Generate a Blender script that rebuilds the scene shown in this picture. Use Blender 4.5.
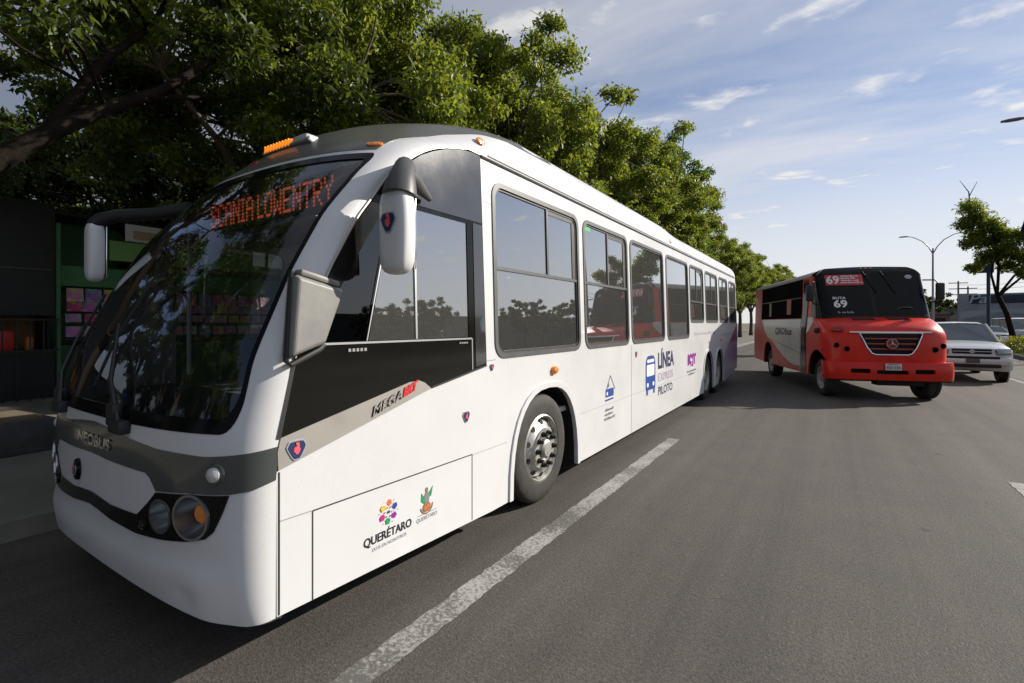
import bpy, bmesh, math, random
import numpy as np
from mathutils import Vector, Matrix, Euler
from mathutils.geometry import delaunay_2d_cdt

R = math.radians
sc = bpy.context.scene
for o in list(bpy.data.objects):
    bpy.data.objects.remove(o, do_unlink=True)
COL = sc.collection
rnd = random.Random(7)

# ------------------------------------------------------------------ camera, sky, sun, exposure
cam_d = bpy.data.cameras.new('camera')
cam = bpy.data.objects.new('camera', cam_d)
COL.objects.link(cam)
cam.location = (0, 0, 1.74)
cam.rotation_euler = (R(90), 0, R(33.14))
cam_d.sensor_width = 36.0
cam_d.lens = 484.0 / 1024 * 36
cam_d.shift_y = -18.5 / 1024
cam_d.clip_start = 0.05
cam_d.clip_end = 4000
sc.camera = cam

SUN_PHI = 48.0          # direction to the sun in plan, degrees from +X towards +Y
SUN_EL = 26.5
world = bpy.data.worlds.new('World')
sc.world = world
world.use_nodes = True
wn, wl = world.node_tree.nodes, world.node_tree.links
wn.clear()
w_out = wn.new('ShaderNodeOutputWorld')
w_bg = wn.new('ShaderNodeBackground')
w_bg.inputs['Strength'].default_value = 0.075
sky = wn.new('ShaderNodeTexSky')
sky.sky_type = 'NISHITA'
sky.sun_disc = False
sky.sun_elevation = R(SUN_EL)
sky.sun_rotation = R(90 - SUN_PHI)
sky.altitude = 1800
sky.air_density = 1.0
sky.dust_density = 0.15
sky.ozone_density = 2.2
# thin high cloud and a few small puffs, laid on a flat cloud deck above the place
tc = wn.new('ShaderNodeTexCoord')
sep = wn.new('ShaderNodeSeparateXYZ')
wl.new(tc.outputs['Generated'], sep.inputs[0])
def wmath(op, a, b=None, clamp=False):
    n = wn.new('ShaderNodeMath'); n.operation = op; n.use_clamp = clamp
    for i, v in enumerate((a, b)):
        if v is None: continue
        if isinstance(v, (int, float)): n.inputs[i].default_value = v
        else: wl.new(v, n.inputs[i])
    return n.outputs[0]
zz = wmath('ADD', wmath('MAXIMUM', sep.outputs['Z'], 0.0), 0.07)
px = wmath('DIVIDE', sep.outputs['X'], zz)
py = wmath('DIVIDE', sep.outputs['Y'], zz)
cmb = wn.new('ShaderNodeCombineXYZ')
wl.new(px, cmb.inputs[0]); wl.new(py, cmb.inputs[1])
def wnoise(scale, detail, rough, rot, stretch, loc=(0, 0, 0)):
    mp = wn.new('ShaderNodeMapping')
    mp.inputs['Rotation'].default_value = (0, 0, R(rot))
    mp.inputs['Scale'].default_value = stretch
    mp.inputs['Location'].default_value = loc
    wl.new(cmb.outputs[0], mp.inputs[0])
    n = wn.new('ShaderNodeTexNoise')
    n.inputs['Scale'].default_value = scale
    n.inputs['Detail'].default_value = detail
    n.inputs['Roughness'].default_value = rough
    n.inputs['Distortion'].default_value = 0.25
    wl.new(mp.outputs[0], n.inputs['Vector'])
    return n.outputs['Fac']
def wramp(fac, lo, hi, a, b):
    n = wn.new('ShaderNodeMapRange'); n.clamp = True; n.interpolation_type = 'SMOOTHSTEP'
    n.inputs[1].default_value = lo; n.inputs[2].default_value = hi
    n.inputs[3].default_value = a; n.inputs[4].default_value = b
    wl.new(fac, n.inputs[0])
    return n.outputs[0]
veil = wramp(wnoise(0.75, 7, 0.55, 20, (0.45, 1.3, 1)), 0.24, 0.72, 0.05, 0.80)
puff = wramp(wnoise(3.4, 7, 0.55, 15, (0.8, 1.1, 1), (3.1, 1.7, 0)), 0.56, 0.74, 0.0, 0.75)
cl = wmath('ADD', veil, puff, True)
horiz = wramp(sep.outputs['Z'], 0.03, 0.50, 0.95, 0.0)
cl = wmath('MAXIMUM', cl, horiz)
wmix = wn.new('ShaderNodeMix'); wmix.data_type = 'RGBA'
wl.new(cl, wmix.inputs['Factor'])
skm = wn.new('ShaderNodeVectorMath'); skm.operation = 'MULTIPLY'; skm.inputs[1].default_value = (1.0, 1.12, 1.30)
wl.new(sky.outputs[0], skm.inputs[0]); wl.new(skm.outputs[0], wmix.inputs['A'])
# cloud lit from the sun's side: bright towards it, duller with one's back to it
sdv = wn.new('ShaderNodeVectorMath'); sdv.operation = 'DOT_PRODUCT'
wl.new(tc.outputs['Generated'], sdv.inputs[0])
sdv.inputs[1].default_value = (math.cos(R(SUN_EL)) * math.cos(R(SUN_PHI)), math.cos(R(SUN_EL)) * math.sin(R(SUN_PHI)), math.sin(R(SUN_EL)))
cb = wramp(sdv.outputs['Value'], -0.55, 0.85, 2.0, 9.0)
ccol = wn.new('ShaderNodeVectorMath'); ccol.operation = 'SCALE'; ccol.inputs[0].default_value = (1.0, 1.0, 1.0)
wl.new(cb, ccol.inputs['Scale'])
wl.new(ccol.outputs[0], wmix.inputs['B'])
wl.new(wmix.outputs['Result'], w_bg.inputs['Color'])
wl.new(w_bg.outputs[0], w_out.inputs[0])

sun_d = bpy.data.lights.new('sun', 'SUN')
sun_d.energy = 5.0
sun_d.angle = R(0.53)
sun_d.color = (1.0, 0.93, 0.82)
sun = bpy.data.objects.new('sun', sun_d)
COL.objects.link(sun)
sdir = Vector((math.cos(R(SUN_EL)) * math.cos(R(SUN_PHI)), math.cos(R(SUN_EL)) * math.sin(R(SUN_PHI)), math.sin(R(SUN_EL))))
sun.rotation_euler = sdir.to_track_quat('Z', 'Y').to_euler()
sun.location = sdir * 60

sc.view_settings.view_transform = 'Standard'
sc.view_settings.look = 'None'
sc.view_settings.gamma = 1
sc.view_settings.use_curve_mapping = False
sc.view_settings.exposure = 0.34
sc.cycles.max_bounces = 8
sc.cycles.transparent_max_bounces = 16
sc.cycles.caustics_reflective = False
sc.cycles.caustics_refractive = False
sc.cycles.use_denoising = True
sc.cycles.sample_clamp_indirect = 6.0

# ------------------------------------------------------------------ materials
def new_mat(name):
    m = bpy.data.materials.new(name); m.use_nodes = True
    return m, m.node_tree.nodes, m.node_tree.links

def mat(name, col, rough=0.5, metal=0.0, spec=0.5, coat=0.0, var=0.0, vscale=6.0, bump=0.0, bscale=60.0, rvar=0.0):
    m, n, l = new_mat(name)
    p = n['Principled BSDF']
    p.inputs['Base Color'].default_value = (*col, 1)
    p.inputs['Roughness'].default_value = rough
    p.inputs['Metallic'].default_value = metal
    p.inputs['Specular IOR Level'].default_value = spec
    p.inputs['Coat Weight'].default_value = coat
    p.inputs['Coat Roughness'].default_value = 0.06
    if var or bump or rvar:
        t = n.new('ShaderNodeTexCoord')
        nz = n.new('ShaderNodeTexNoise'); nz.inputs['Scale'].default_value = vscale; nz.inputs['Detail'].default_value = 8
        nz.inputs['Roughness'].default_value = 0.62
        l.new(t.outputs['Object'], nz.inputs['Vector'])
        if var:
            mx = n.new('ShaderNodeMix'); mx.data_type = 'RGBA'
            mx.inputs['A'].default_value = (*[c * (1 - var) for c in col], 1)
            mx.inputs['B'].default_value = (*[min(1, c * (1 + var)) for c in col], 1)
            mr = n.new('ShaderNodeMapRange'); mr.inputs[1].default_value = 0.3; mr.inputs[2].default_value = 0.7
            l.new(nz.outputs['Fac'], mr.inputs[0]); l.new(mr.outputs[0], mx.inputs['Factor'])
            l.new(mx.outputs['Result'], p.inputs['Base Color'])
        if rvar:
            mr2 = n.new('ShaderNodeMapRange'); mr2.inputs[1].default_value = 0.3; mr2.inputs[2].default_value = 0.7
            mr2.inputs[3].default_value = max(0.02, rough - rvar); mr2.inputs[4].default_value = rough + rvar
            l.new(nz.outputs['Fac'], mr2.inputs[0]); l.new(mr2.outputs[0], p.inputs['Roughness'])
        if bump:
            nb = n.new('ShaderNodeTexNoise'); nb.inputs['Scale'].default_value = bscale; nb.inputs['Detail'].default_value = 4
            l.new(t.outputs['Object'], nb.inputs['Vector'])
            b = n.new('ShaderNodeBump'); b.inputs['Strength'].default_value = bump; b.inputs['Distance'].default_value = 0.02
            l.new(nb.outputs['Fac'], b.inputs['Height']); l.new(b.outputs[0], p.inputs['Normal'])
    return m

def emit_mat(name, col, strength):
    m, n, l = new_mat(name)
    p = n['Principled BSDF']
    p.inputs['Base Color'].default_value = (*col, 1)
    p.inputs['Emission Color'].default_value = (*col, 1)
    p.inputs['Emission Strength'].default_value = strength
    return m

def glass_mat(name, tint, base_refl, rough=0.0, wob=0.0, dust=0.0):
    """Tinted pane: transparent with a tint, reflecting by angle."""
    m, n, l = new_mat(name)
    n.clear()
    o = n.new('ShaderNodeOutputMaterial')
    tr = n.new('ShaderNodeBsdfTransparent'); tr.inputs[0].default_value = (*tint, 1)
    gl = n.new('ShaderNodeBsdfGlossy'); gl.inputs['Roughness'].default_value = rough
    gl.inputs['Color'].default_value = (0.95, 0.97, 1.0, 1)
    fr = n.new('ShaderNodeFresnel'); fr.inputs['IOR'].default_value = 1.5
    a = n.new('ShaderNodeMath'); a.operation = 'MULTIPLY_ADD'; a.use_clamp = True
    l.new(fr.outputs[0], a.inputs[0]); a.inputs[1].default_value = 1.5; a.inputs[2].default_value = base_refl
    mx = n.new('ShaderNodeMixShader')
    l.new(a.outputs[0], mx.inputs[0]); l.new(tr.outputs[0], mx.inputs[1]); l.new(gl.outputs[0], mx.inputs[2])
    if wob:
        t = n.new('ShaderNodeTexCoord')
        nz = n.new('ShaderNodeTexNoise'); nz.inputs['Scale'].default_value = 1.3; nz.inputs['Detail'].default_value = 1
        l.new(t.outputs['Object'], nz.inputs['Vector'])
        b = n.new('ShaderNodeBump'); b.inputs['Strength'].default_value = wob; b.inputs['Distance'].default_value = 0.01
        l.new(nz.outputs['Fac'], b.inputs['Height'])
        l.new(b.outputs[0], gl.inputs['Normal'])
    df = n.new('ShaderNodeBsdfDiffuse'); df.inputs[0].default_value = (.50, .49, .46, 1)
    m2 = n.new('ShaderNodeMixShader'); m2.inputs[0].default_value = dust
    l.new(mx.outputs[0], m2.inputs[1]); l.new(df.outputs[0], m2.inputs[2])
    l.new(m2.outputs[0], o.inputs[0])
    return m

M = {}
M['white'] = mat('white_paint', (0.66, 0.66, 0.665), 0.32, coat=0.3, var=0.05, vscale=1.1, rvar=0.09, bump=0.03, bscale=1.6)
M['white_plain'] = mat('white_plastic', (0.68, 0.68, 0.68), 0.35, coat=0.2)
M['grey_belt'] = mat('grey_belt_paint', (0.085, 0.094, 0.092), 0.22, metal=0.35, coat=0.6, var=0.1, vscale=3)
M['grey_roof'] = mat('grey_roof_paint', (0.10, 0.097, 0.078), 0.38, metal=0.2, coat=0.15, var=0.15, vscale=2)
M['silver'] = mat('silver_paint', (0.44, 0.42, 0.38), 0.38, metal=0.45, coat=0.3, var=0.05, vscale=4)
M['black_gloss'] = mat('black_gloss', (0.005, 0.005, 0.005), 0.12, spec=0.12)
M['black_panel'] = mat('black_panel', (0.008, 0.008, 0.007), 0.14, spec=0.22, rvar=0.05, vscale=3)
M['smoke_panel'] = mat('smoke_panel', (0.05, 0.05, 0.052), 0.13, metal=0.25, coat=0.9, rvar=0.03, vscale=3)
M['rubber'] = mat('black_rubber', (0.018, 0.018, 0.018), 0.55)
M['frame_grey'] = mat('window_rubber_frame', (0.085, 0.085, 0.085), 0.42, var=0.2, vscale=9)
M['alu'] = mat('aluminium', (0.46, 0.46, 0.46), 0.35, metal=0.8)
M['dark_plastic'] = mat('dark_plastic', (0.016, 0.016, 0.017), 0.5, bump=0.05, bscale=200)
M['grey_plastic'] = mat('grey_plastic', (0.21, 0.205, 0.19), 0.5, var=0.15, vscale=8, bump=0.05, bscale=240)
M['tyre'] = mat('tyre_rubber', (0.035, 0.032, 0.029), 0.75, var=0.35, vscale=7, bump=0.15, bscale=90)
M['rim'] = mat('wheel_steel', (0.46, 0.45, 0.42), 0.42, metal=0.55, var=0.22, vscale=9, rvar=0.1)
M['dark'] = mat('underbody_black', (0.012, 0.012, 0.012), 0.8)
M['interior'] = mat('interior_grey', (0.48, 0.48, 0.47), 0.7, var=0.1)
M['interior_dark'] = mat('interior_dark', (0.045, 0.055, 0.055), 0.7, var=0.2)
M['seat_fab'] = mat('seat_fabric', (0.025, 0.03, 0.05), 0.85, var=0.3, vscale=30)
M['seat_red'] = mat('seat_red', (0.35, 0.02, 0.02), 0.6)
M['yellow'] = mat('yellow_rail', (0.62, 0.36, 0.02), 0.4)
M['chrome'] = mat('chrome', (0.75, 0.75, 0.75), 0.12, metal=1.0)
M['reflector'] = mat('lamp_reflector', (0.34, 0.36, 0.38), 0.22, metal=0.9, var=.12, vscale=30)
M['amber'] = mat('amber_lens', (0.85, 0.27, 0.03), 0.15, coat=0.5, bump=0.3, bscale=70)
M['amber_on'] = emit_mat('amber_beacon', (1.0, 0.30, 0.02), 0.55)
M['red_lens'] = mat('red_lens', (0.45, 0.02, 0.02), 0.15, coat=0.5)
M['clear_lens'] = mat('clear_lens', (0.55, 0.55, 0.54), 0.15, coat=0.5, bump=0.3, bscale=60)
M['seam'] = mat('panel_gap', (0.03, 0.03, 0.03), 0.8)
M['red'] = mat('red_paint', (0.66, 0.026, 0.012), 0.34, spec=.3, coat=0.12, var=0.10, vscale=2.5, rvar=0.06)
M['red_dark'] = mat('dark_red_paint', (0.28, 0.012, 0.014), 0.35, coat=0.3, var=0.1)
M['off_white'] = mat('off_white_paint', (0.70, 0.68, 0.65), 0.35, coat=0.3, var=0.06, vscale=3)
M['violet'] = mat('lilac_vinyl', (0.34, 0.32, 0.46), 0.35, var=0.12, vscale=2.0)
for nm, c in dict(t_black=(0.02, 0.02, 0.025), t_grey=(0.22, 0.22, 0.25), t_navy=(0.025, 0.03, 0.09), t_blue=(0.02, 0.07, 0.30), t_lilac=(0.42, 0.33, 0.45),
                  t_purple=(0.26, 0.03, 0.28), t_red=(0.65, 0.03, 0.03), t_pink=(0.72, 0.10, 0.14), t_orange=(0.75, 0.16, 0.06), t_yellow=(0.75, 0.48, 0.06),
                  t_green=(0.02, 0.30, 0.10), t_magenta=(0.55, 0.02, 0.22), t_brown=(0.30, 0.15, 0.05), t_white=(0.8, 0.8, 0.8), t_ltblue=(0.10, 0.35, 0.55)).items():
    M[nm] = mat(nm, c, 0.4)
M['bar_grey'] = mat('window_bar_grey', (.09, .09, .09), .4)
M['emblem_rim'] = mat('emblem_rim', (.33, .37, .46), .3)
M['glass_bus'] = glass_mat('bus_window_glass', (0.50, 0.52, 0.52), 0.33, wob=0.12, dust=0.08)
M['glass_ws'] = glass_mat('windscreen_glass', (0.66, 0.70, 0.69), 0.0, dust=0.006)
M['glass_clear'] = glass_mat('side_glass', (0.5, 0.55, 0.54), 0.10)
M['glass_slide'] = glass_mat('sliding_glass', (0.5, 0.55, 0.55), 0.34, wob=0.05, dust=0.10)
M['glass_dark'] = mat('dark_glass', (0.007, 0.008, 0.009), 0.06, spec=0.16)
M['glass_far'] = mat('shaded_window', (.012, .012, .012), .5, spec=0.0)
M['glass_car'] = mat('car_glass', (0.13, 0.155, 0.15), 0.05, spec=0.7)  # base colour lightened to stand in for the reflection on the glass

# ------------------------------------------------------------------ mesh helpers
class MB:
    def __init__(s): s.v = []; s.f = []; s.m = []
    def add(s, vs, fs, mi=0):
        k = len(s.v); s.v += [tuple(p) for p in vs]
        s.f += [tuple(i + k for i in f) for f in fs]; s.m += [mi] * len(fs); return s
    def box(s, c, d, rot=None, mi=0, bev=0.0, seg=2):
        if bev:
            bm = bmesh.new(); bmesh.ops.create_cube(bm, size=1.0)
            bmesh.ops.scale(bm, vec=d, verts=bm.verts)
            bmesh.ops.bevel(bm, geom=bm.edges[:], offset=bev, segments=seg, affect='EDGES', profile=0.5)
            bm.verts.index_update()
            vs = [v.co.copy() for v in bm.verts]; fs = [[v.index for v in f.verts] for f in bm.faces]; bm.free()
        else:
            x, y, z = (e / 2 for e in d)
            vs = [Vector(p) for p in ((-x, -y, -z), (x, -y, -z), (x, y, -z), (-x, y, -z), (-x, -y, z), (x, -y, z), (x, y, z), (-x, y, z))]
            fs = [(0, 3, 2, 1), (4, 5, 6, 7), (0, 1, 5, 4), (1, 2, 6, 5), (2, 3, 7, 6), (3, 0, 4, 7)]
        if rot is not None:
            mt = Euler(rot).to_matrix(); vs = [mt @ v for v in vs]
        c = Vector(c)
        return s.add([v + c for v in vs], fs, mi)
    def tube(s, pts, r, n=8, mi=0, caps=True):
        pts = [Vector(p) for p in pts]
        rs = r if isinstance(r, (list, tuple)) else [r] * len(pts)
        vs = []; fs = []
        up = None
        for i, p in enumerate(pts):
            d = (pts[min(i + 1, len(pts) - 1)] - pts[max(i - 1, 0)])
            if d.length < 1e-9: d = Vector((0, 0, 1))
            d.normalize()
            if up is None:
                up = Vector((0, 0, 1)) if abs(d.z) < 0.9 else Vector((1, 0, 0))
            a = d.cross(up)
            if a.length < 1e-6: a = d.cross(Vector((0.3, 1, 0.1)))
            a.normalize(); b = a.cross(d).normalized(); up = b
            for k in range(n):
                t = 2 * math.pi * k / n
                vs.append(p + (a * math.cos(t) + b * math.sin(t)) * rs[i])
        for i in range(len(pts) - 1):
            for k in range(n):
                fs.append((i * n + k, i * n + (k + 1) % n, (i + 1) * n + (k + 1) % n, (i + 1) * n + k))
        if caps:
            fs.append(tuple(range(n))[::-1]); fs.append(tuple((len(pts) - 1) * n + k for k in range(n)))
        return s.add(vs, fs, mi)
    def lathe(s, prof, c=(0, 0, 0), axis='x', n=40, mi=0, mis=None):
        """prof: (radius, along axis)."""
        vs = []; c = Vector(c)
        for r, t in prof:
            for k in range(n):
                a = 2 * math.pi * k / n
                u, w = r * math.cos(a), r * math.sin(a)
                vs.append(c + (Vector((t, u, w)) if axis == 'x' else Vector((u, t, w)) if axis == 'y' else Vector((u, w, t))))
        for i in range(len(prof) - 1):
            s.add([], [], mi)
            k0 = len(s.v)
            break
        fs = []
        for i in range(len(prof) - 1):
            for k in range(n):
                fs.append((i * n + k, i * n + (k + 1) % n, (i + 1) * n + (k + 1) % n, (i + 1) * n + k))
        s.add(vs, fs, mi)
        if mis:
            m0 = len(s.m) - len(fs)
            for i in range(len(prof) - 1):
                for k in range(n): s.m[m0 + i * n + k] = mis[i]
        return s
    def poly(s, pts, d, mi=0):
        """flat polygon pts (3D, one plane) extruded by vector d, closed"""
        n = len(pts); d = Vector(d); pts = [Vector(p) for p in pts]
        vs = pts + [p + d for p in pts]
        fs = [tuple(range(n))[::-1], tuple(range(n, 2 * n))] + [(i, (i + 1) % n, n + (i + 1) % n, n + i) for i in range(n)]
        return s.add(vs, fs, mi)
    def loft(s, rings, closed=True, mi=0, caps=(False, False)):
        n = len(rings[0]); vs = [p for r in rings for p in r]; fs = []
        for i in range(len(rings) - 1):
            for k in range(n if closed else n - 1):
                fs.append((i * n + k, i * n + (k + 1) % n, (i + 1) * n + (k + 1) % n, (i + 1) * n + k))
        if caps[0]: fs.append(tuple(range(n))[::-1])
        if caps[1]: fs.append(tuple((len(rings) - 1) * n + k for k in range(n)))
        return s.add(vs, fs, mi)
    def build(s, name, mats, parent=None, loc=None, smooth=35, fix=True, kind=None):
        me = bpy.data.meshes.new(name)
        me.from_pydata([tuple(v) for v in s.v], [], s.f)
        if not isinstance(mats, (list, tuple)): mats = [mats]
        for m in mats: me.materials.append(m if not isinstance(m, str) else M[m])
        if any(s.m): me.polygons.foreach_set('material_index', s.m)
        if fix:
            bm = bmesh.new(); bm.from_mesh(me); bmesh.ops.recalc_face_normals(bm, faces=bm.faces); bm.to_mesh(me); bm.free()
        if smooth:
            me.polygons.foreach_set('use_smooth', [True] * len(me.polygons))
            me.set_sharp_from_angle(angle=R(smooth))
        me.update()
        o = bpy.data.objects.new(name, me)
        COL.objects.link(o)
        if parent is not None: o.parent = parent
        if loc is not None: o.location = loc
        return o

def inside(p, poly):
    x, y = p; c = False; j = len(poly) - 1
    for i in range(len(poly)):
        xi, yi = poly[i]; xj, yj = poly[j]
        if (yi > y) != (yj > y) and x < (xj - xi) * (y - yi) / (yj - yi) + xi: c = not c
        j = i
    return c
def densify(poly, step):
    out = []
    for i in range(len(poly)):
        a, b = poly[i], poly[(i + 1) % len(poly)]
        n = max(1, int(math.ceil(math.hypot(b[0] - a[0], b[1] - a[1]) / step)))
        for k in range(n): out.append((a[0] + (b[0] - a[0]) * k / n, a[1] + (b[1] - a[1]) * k / n))
    return out
def patch(mb, outline, holes, step, fn, off=0.0, rim=0.0, mi=0, grid=True, sign=1):
    """A sheet cut from the surface fn(a, b) -> 3D, with holes, lifted by off along its normal, its edges turned in by rim."""
    loops = [densify(outline, step)] + [densify(h, step) for h in holes]
    verts = []; edges = []
    for lp in loops:
        k = len(verts); verts += lp
        edges += [(k + i, k + (i + 1) % len(lp)) for i in range(len(lp))]
    nb = len(verts)
    if grid:
        xs = [p[0] for p in loops[0]]; ys = [p[1] for p in loops[0]]
        allb = np.array(verts)
        gx = np.arange(min(xs) + step / 2, max(xs), step); gy = np.arange(min(ys) + step / 2, max(ys), step)
        for x in gx:
            for y in gy:
                if not inside((x, y), loops[0]) or any(inside((x, y), h) for h in loops[1:]): continue
                if np.min(np.hypot(allb[:, 0] - x, allb[:, 1] - y)) < 0.45 * step: continue
                verts.append((x, y))
    res = delaunay_2d_cdt([Vector(p) for p in verts], edges, [], 0, 1e-6)
    V2, F2 = res[0], res[2]
    keep = []
    for f in F2:
        c = (sum(V2[i][0] for i in f) / len(f), sum(V2[i][1] for i in f) / len(f))
        if inside(c, loops[0]) and not any(inside(c, h) for h in loops[1:]): keep.append(tuple(f))
    def nrm(a, b):
        e = 1e-3; p = Vector(fn(a, b))
        da = Vector(fn(a + e, b)) - Vector(fn(a - e, b)); db = Vector(fn(a, b + e)) - Vector(fn(a, b - e))
        n = da.cross(db)
        return p, (n.normalized() if n.length > 1e-12 else Vector((0, 0, 1))) * sign
    PN = [nrm(p[0], p[1]) for p in V2]
    P3 = [p + n * off for p, n in PN]
    mb.add(P3, keep if sign > 0 else [f[::-1] for f in keep], mi)
    if rim:
        cnt = {}
        for f in keep:
            for i in range(len(f)):
                a, b = f[i], f[(i + 1) % len(f)]
                if (b, a) in cnt: del cnt[(b, a)]
                else: cnt[(a, b)] = 1
        idx = {}; vs = []; fs = []
        def gi(i):
            if i not in idx:
                idx[i] = len(vs); vs.append(P3[i]); vs.append(P3[i] - PN[i][1] * rim)
            return idx[i]
        for a, b in cnt:
            i, j = gi(a), gi(b); fs.append((i, i + 1, j + 1, j))
        mb.add(vs, fs if sign > 0 else [f[::-1] for f in fs], mi)
    return mb
def rrect(x0, y0, x1, y1, r, n=5):
    rr = r if isinstance(r, (list, tuple)) else [r] * 4
    out = []
    for (cx, cy, a0, q) in ((x1 - rr[0], y0 + rr[0], -90, rr[0]), (x1 - rr[1], y1 - rr[1], 0, rr[1]), (x0 + rr[2], y1 - rr[2], 90, rr[2]), (x0 + rr[3], y0 + rr[3], 180, rr[3])):
        for k in range(n + 1):
            a = R(a0 + 90 * k / n); out.append((cx + q * math.cos(a), cy + q * math.sin(a)))
    return out
def ell(cx, cy, rx, ry, n=24):
    return [(cx + rx * math.cos(2 * math.pi * k / n), cy + ry * math.sin(2 * math.pi * k / n)) for k in range(n)]

def thing(name, label, cat, loc=(0, 0, 0), rz=0.0, group=None):
    o = bpy.data.objects.new(name, None); COL.objects.link(o)
    o.empty_display_size = 0.3
    o.location = loc; o.rotation_euler = (0, 0, rz)
    o['label'] = label; o['category'] = cat
    if group: o['group'] = group
    return o
def tag(o, label, cat, group=None):
    o['label'] = label; o['category'] = cat
    if group: o['group'] = group
    return o
def struct(o):
    o['kind'] = 'structure'; return o
def dup(root, loc, rz=0.0, label=None, scale=None):
    r = root.copy(); COL.objects.link(r); r.location = loc; r.rotation_euler = (0, 0, rz)
    if label: r['label'] = label
    if scale: r.scale = (scale,) * 3 if isinstance(scale, (int, float)) else scale
    for ch in list(root.children):
        c = ch.copy(); COL.objects.link(c); c.parent = r
        for g in list(ch.children):
            d = g.copy(); COL.objects.link(d); d.parent = c
    return r

_text_cache = {}
def text_mesh(txt, bold=0.0):
    key = (txt, bold)
    if key in _text_cache: return _text_cache[key]
    cu = bpy.data.curves.new('lettering', 'FONT'); cu.body = txt; cu.size = 1.0; cu.offset = bold; cu.resolution_u = 3
    ob = bpy.data.objects.new('lettering', cu); COL.objects.link(ob)
    dg = bpy.context.evaluated_depsgraph_get()
    me = bpy.data.meshes.new_from_object(ob.evaluated_get(dg))
    vs = [tuple(v.co) for v in me.vertices]; fs = [tuple(p.vertices) for p in me.polygons]
    bpy.data.objects.remove(ob, do_unlink=True); bpy.data.curves.remove(cu); bpy.data.meshes.remove(me)
    _text_cache[key] = (vs, fs); return vs, fs
def put_text(mb, txt, box, fn, mi=0, bold=0.02, shear=0.0, fit=True):
    """text fitted to the rectangle box=(a0,b0,a1,b1) of the surface fn(a,b)->3D"""
    vs, fs = text_mesh(txt, bold)
    if not vs: return
    x0 = min(v[0] for v in vs); x1 = max(v[0] for v in vs); y0 = min(v[1] for v in vs); y1 = max(v[1] for v in vs)
    a0, b0, a1, b1 = box
    out = []
    for v in vs:
        ty = (v[1] - y0) / (y1 - y0)
        out.append(fn(a0 + (v[0] - x0) / (x1 - x0) * (a1 - a0) + shear * ty * (b1 - b0), b0 + ty * (b1 - b0)))
    mb.add(out, fs, mi)

# ------------------------------------------------------------------ ground, road, pavement
def asphalt(name, base, seed):
    m, n, l = new_mat(name)
    p = n['Principled BSDF']; p.inputs['Roughness'].default_value = 0.78; p.inputs['Specular IOR Level'].default_value = 0.35
    t = n.new('ShaderNodeTexCoord')
    def noise(scale, det, rough=0.6, st=(1, 1, 1)):
        mp = n.new('ShaderNodeMapping'); mp.inputs['Scale'].default_value = st; mp.inputs['Location'].default_value = (seed, seed * 2, 0)
        l.new(t.outputs['Object'], mp.inputs[0])
        z = n.new('ShaderNodeTexNoise'); z.inputs['Scale'].default_value = scale; z.inputs['Detail'].default_value = det; z.inputs['Roughness'].default_value = rough
        l.new(mp.outputs[0], z.inputs['Vector']); return z.outputs['Fac']
    big = noise(0.8, 6, 0.65, (2.6, 0.05, 1)); mid = noise(1.6, 7, 0.72); fine = noise(75, 3, 0.75); speck = noise(38, 3, 0.6)
    def rng(f, a, b, c, d):
        r = n.new('ShaderNodeMapRange'); r.inputs[1].default_value = a; r.inputs[2].default_value = b; r.inputs[3].default_value = c; r.inputs[4].default_value = d
        l.new(f, r.inputs[0]); return r.outputs[0]
    def mul(a, b):
        q = n.new('ShaderNodeMath'); q.operation = 'MULTIPLY'; l.new(a, q.inputs[0]); l.new(b, q.inputs[1]); return q.outputs[0]
    f = mul(mul(rng(big, 0.3, 0.7, 0.74, 1.20), rng(mid, 0.3, 0.7, 0.88, 1.12)), mul(rng(fine, 0.3, 0.7, 0.5, 1.5), rng(speck, 0.40, 0.72, 0.9, 1.3)))
    # hairline cracks
    vo = n.new('ShaderNodeTexVoronoi'); vo.feature = 'DISTANCE_TO_EDGE'; vo.inputs['Scale'].default_value = 0.22
    mp = n.new('ShaderNodeMapping'); l.new(t.outputs['Object'], mp.inputs[0])
    nz = n.new('ShaderNodeTexNoise'); nz.inputs['Scale'].default_value = 1.5; nz.inputs['Detail'].default_value = 5
    l.new(t.outputs['Object'], nz.inputs['Vector'])
    va = n.new('ShaderNodeVectorMath'); va.operation = 'MULTIPLY_ADD'; va.inputs[1].default_value = (1.4, 1.4, 0)
    l.new(nz.outputs['Color'], va.inputs[0]); l.new(mp.outputs[0], va.inputs[2]); l.new(va.outputs[0], vo.inputs['Vector'])
    dv = n.new('ShaderNodeTexVoronoi'); dv.inputs['Scale'].default_value = 1.1; dv.inputs['Randomness'].default_value = 1
    l.new(t.outputs['Object'], dv.inputs['Vector'])
    f = mul(f, rng(dv.outputs['Distance'], 0.03, 0.075, 0.62, 1.0))
    f = mul(f, rng(vo.outputs['Distance'], 0.0, 0.005, 0.86, 1.0))
    cx = n.new('ShaderNodeVectorMath'); cx.operation = 'SCALE'; cx.inputs[0].default_value = base
    l.new(f, cx.inputs['Scale']); l.new(cx.outputs[0], p.inputs['Base Color'])
    b = n.new('ShaderNodeBump'); b.inputs['Strength'].default_value = 0.6; b.inputs['Distance'].default_value = 0.012
    l.new(fine, b.inputs['Height']); l.new(b.outputs[0], p.inputs['Normal'])
    return m
M['asphalt'] = asphalt('asphalt', (0.086, 0.078, 0.069), 3.0)
M['asphalt2'] = asphalt('old_asphalt', (0.085, 0.08, 0.074), 9.0)
M['pave'] = mat('pavement_concrete', (0.15, 0.14, 0.12), 0.85, var=0.22, vscale=1.7, bump=0.2, bscale=40)
M['kerb'] = mat('kerb_concrete', (0.17, 0.16, 0.14), 0.85, var=0.25, vscale=3, bump=0.2, bscale=40)
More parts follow.
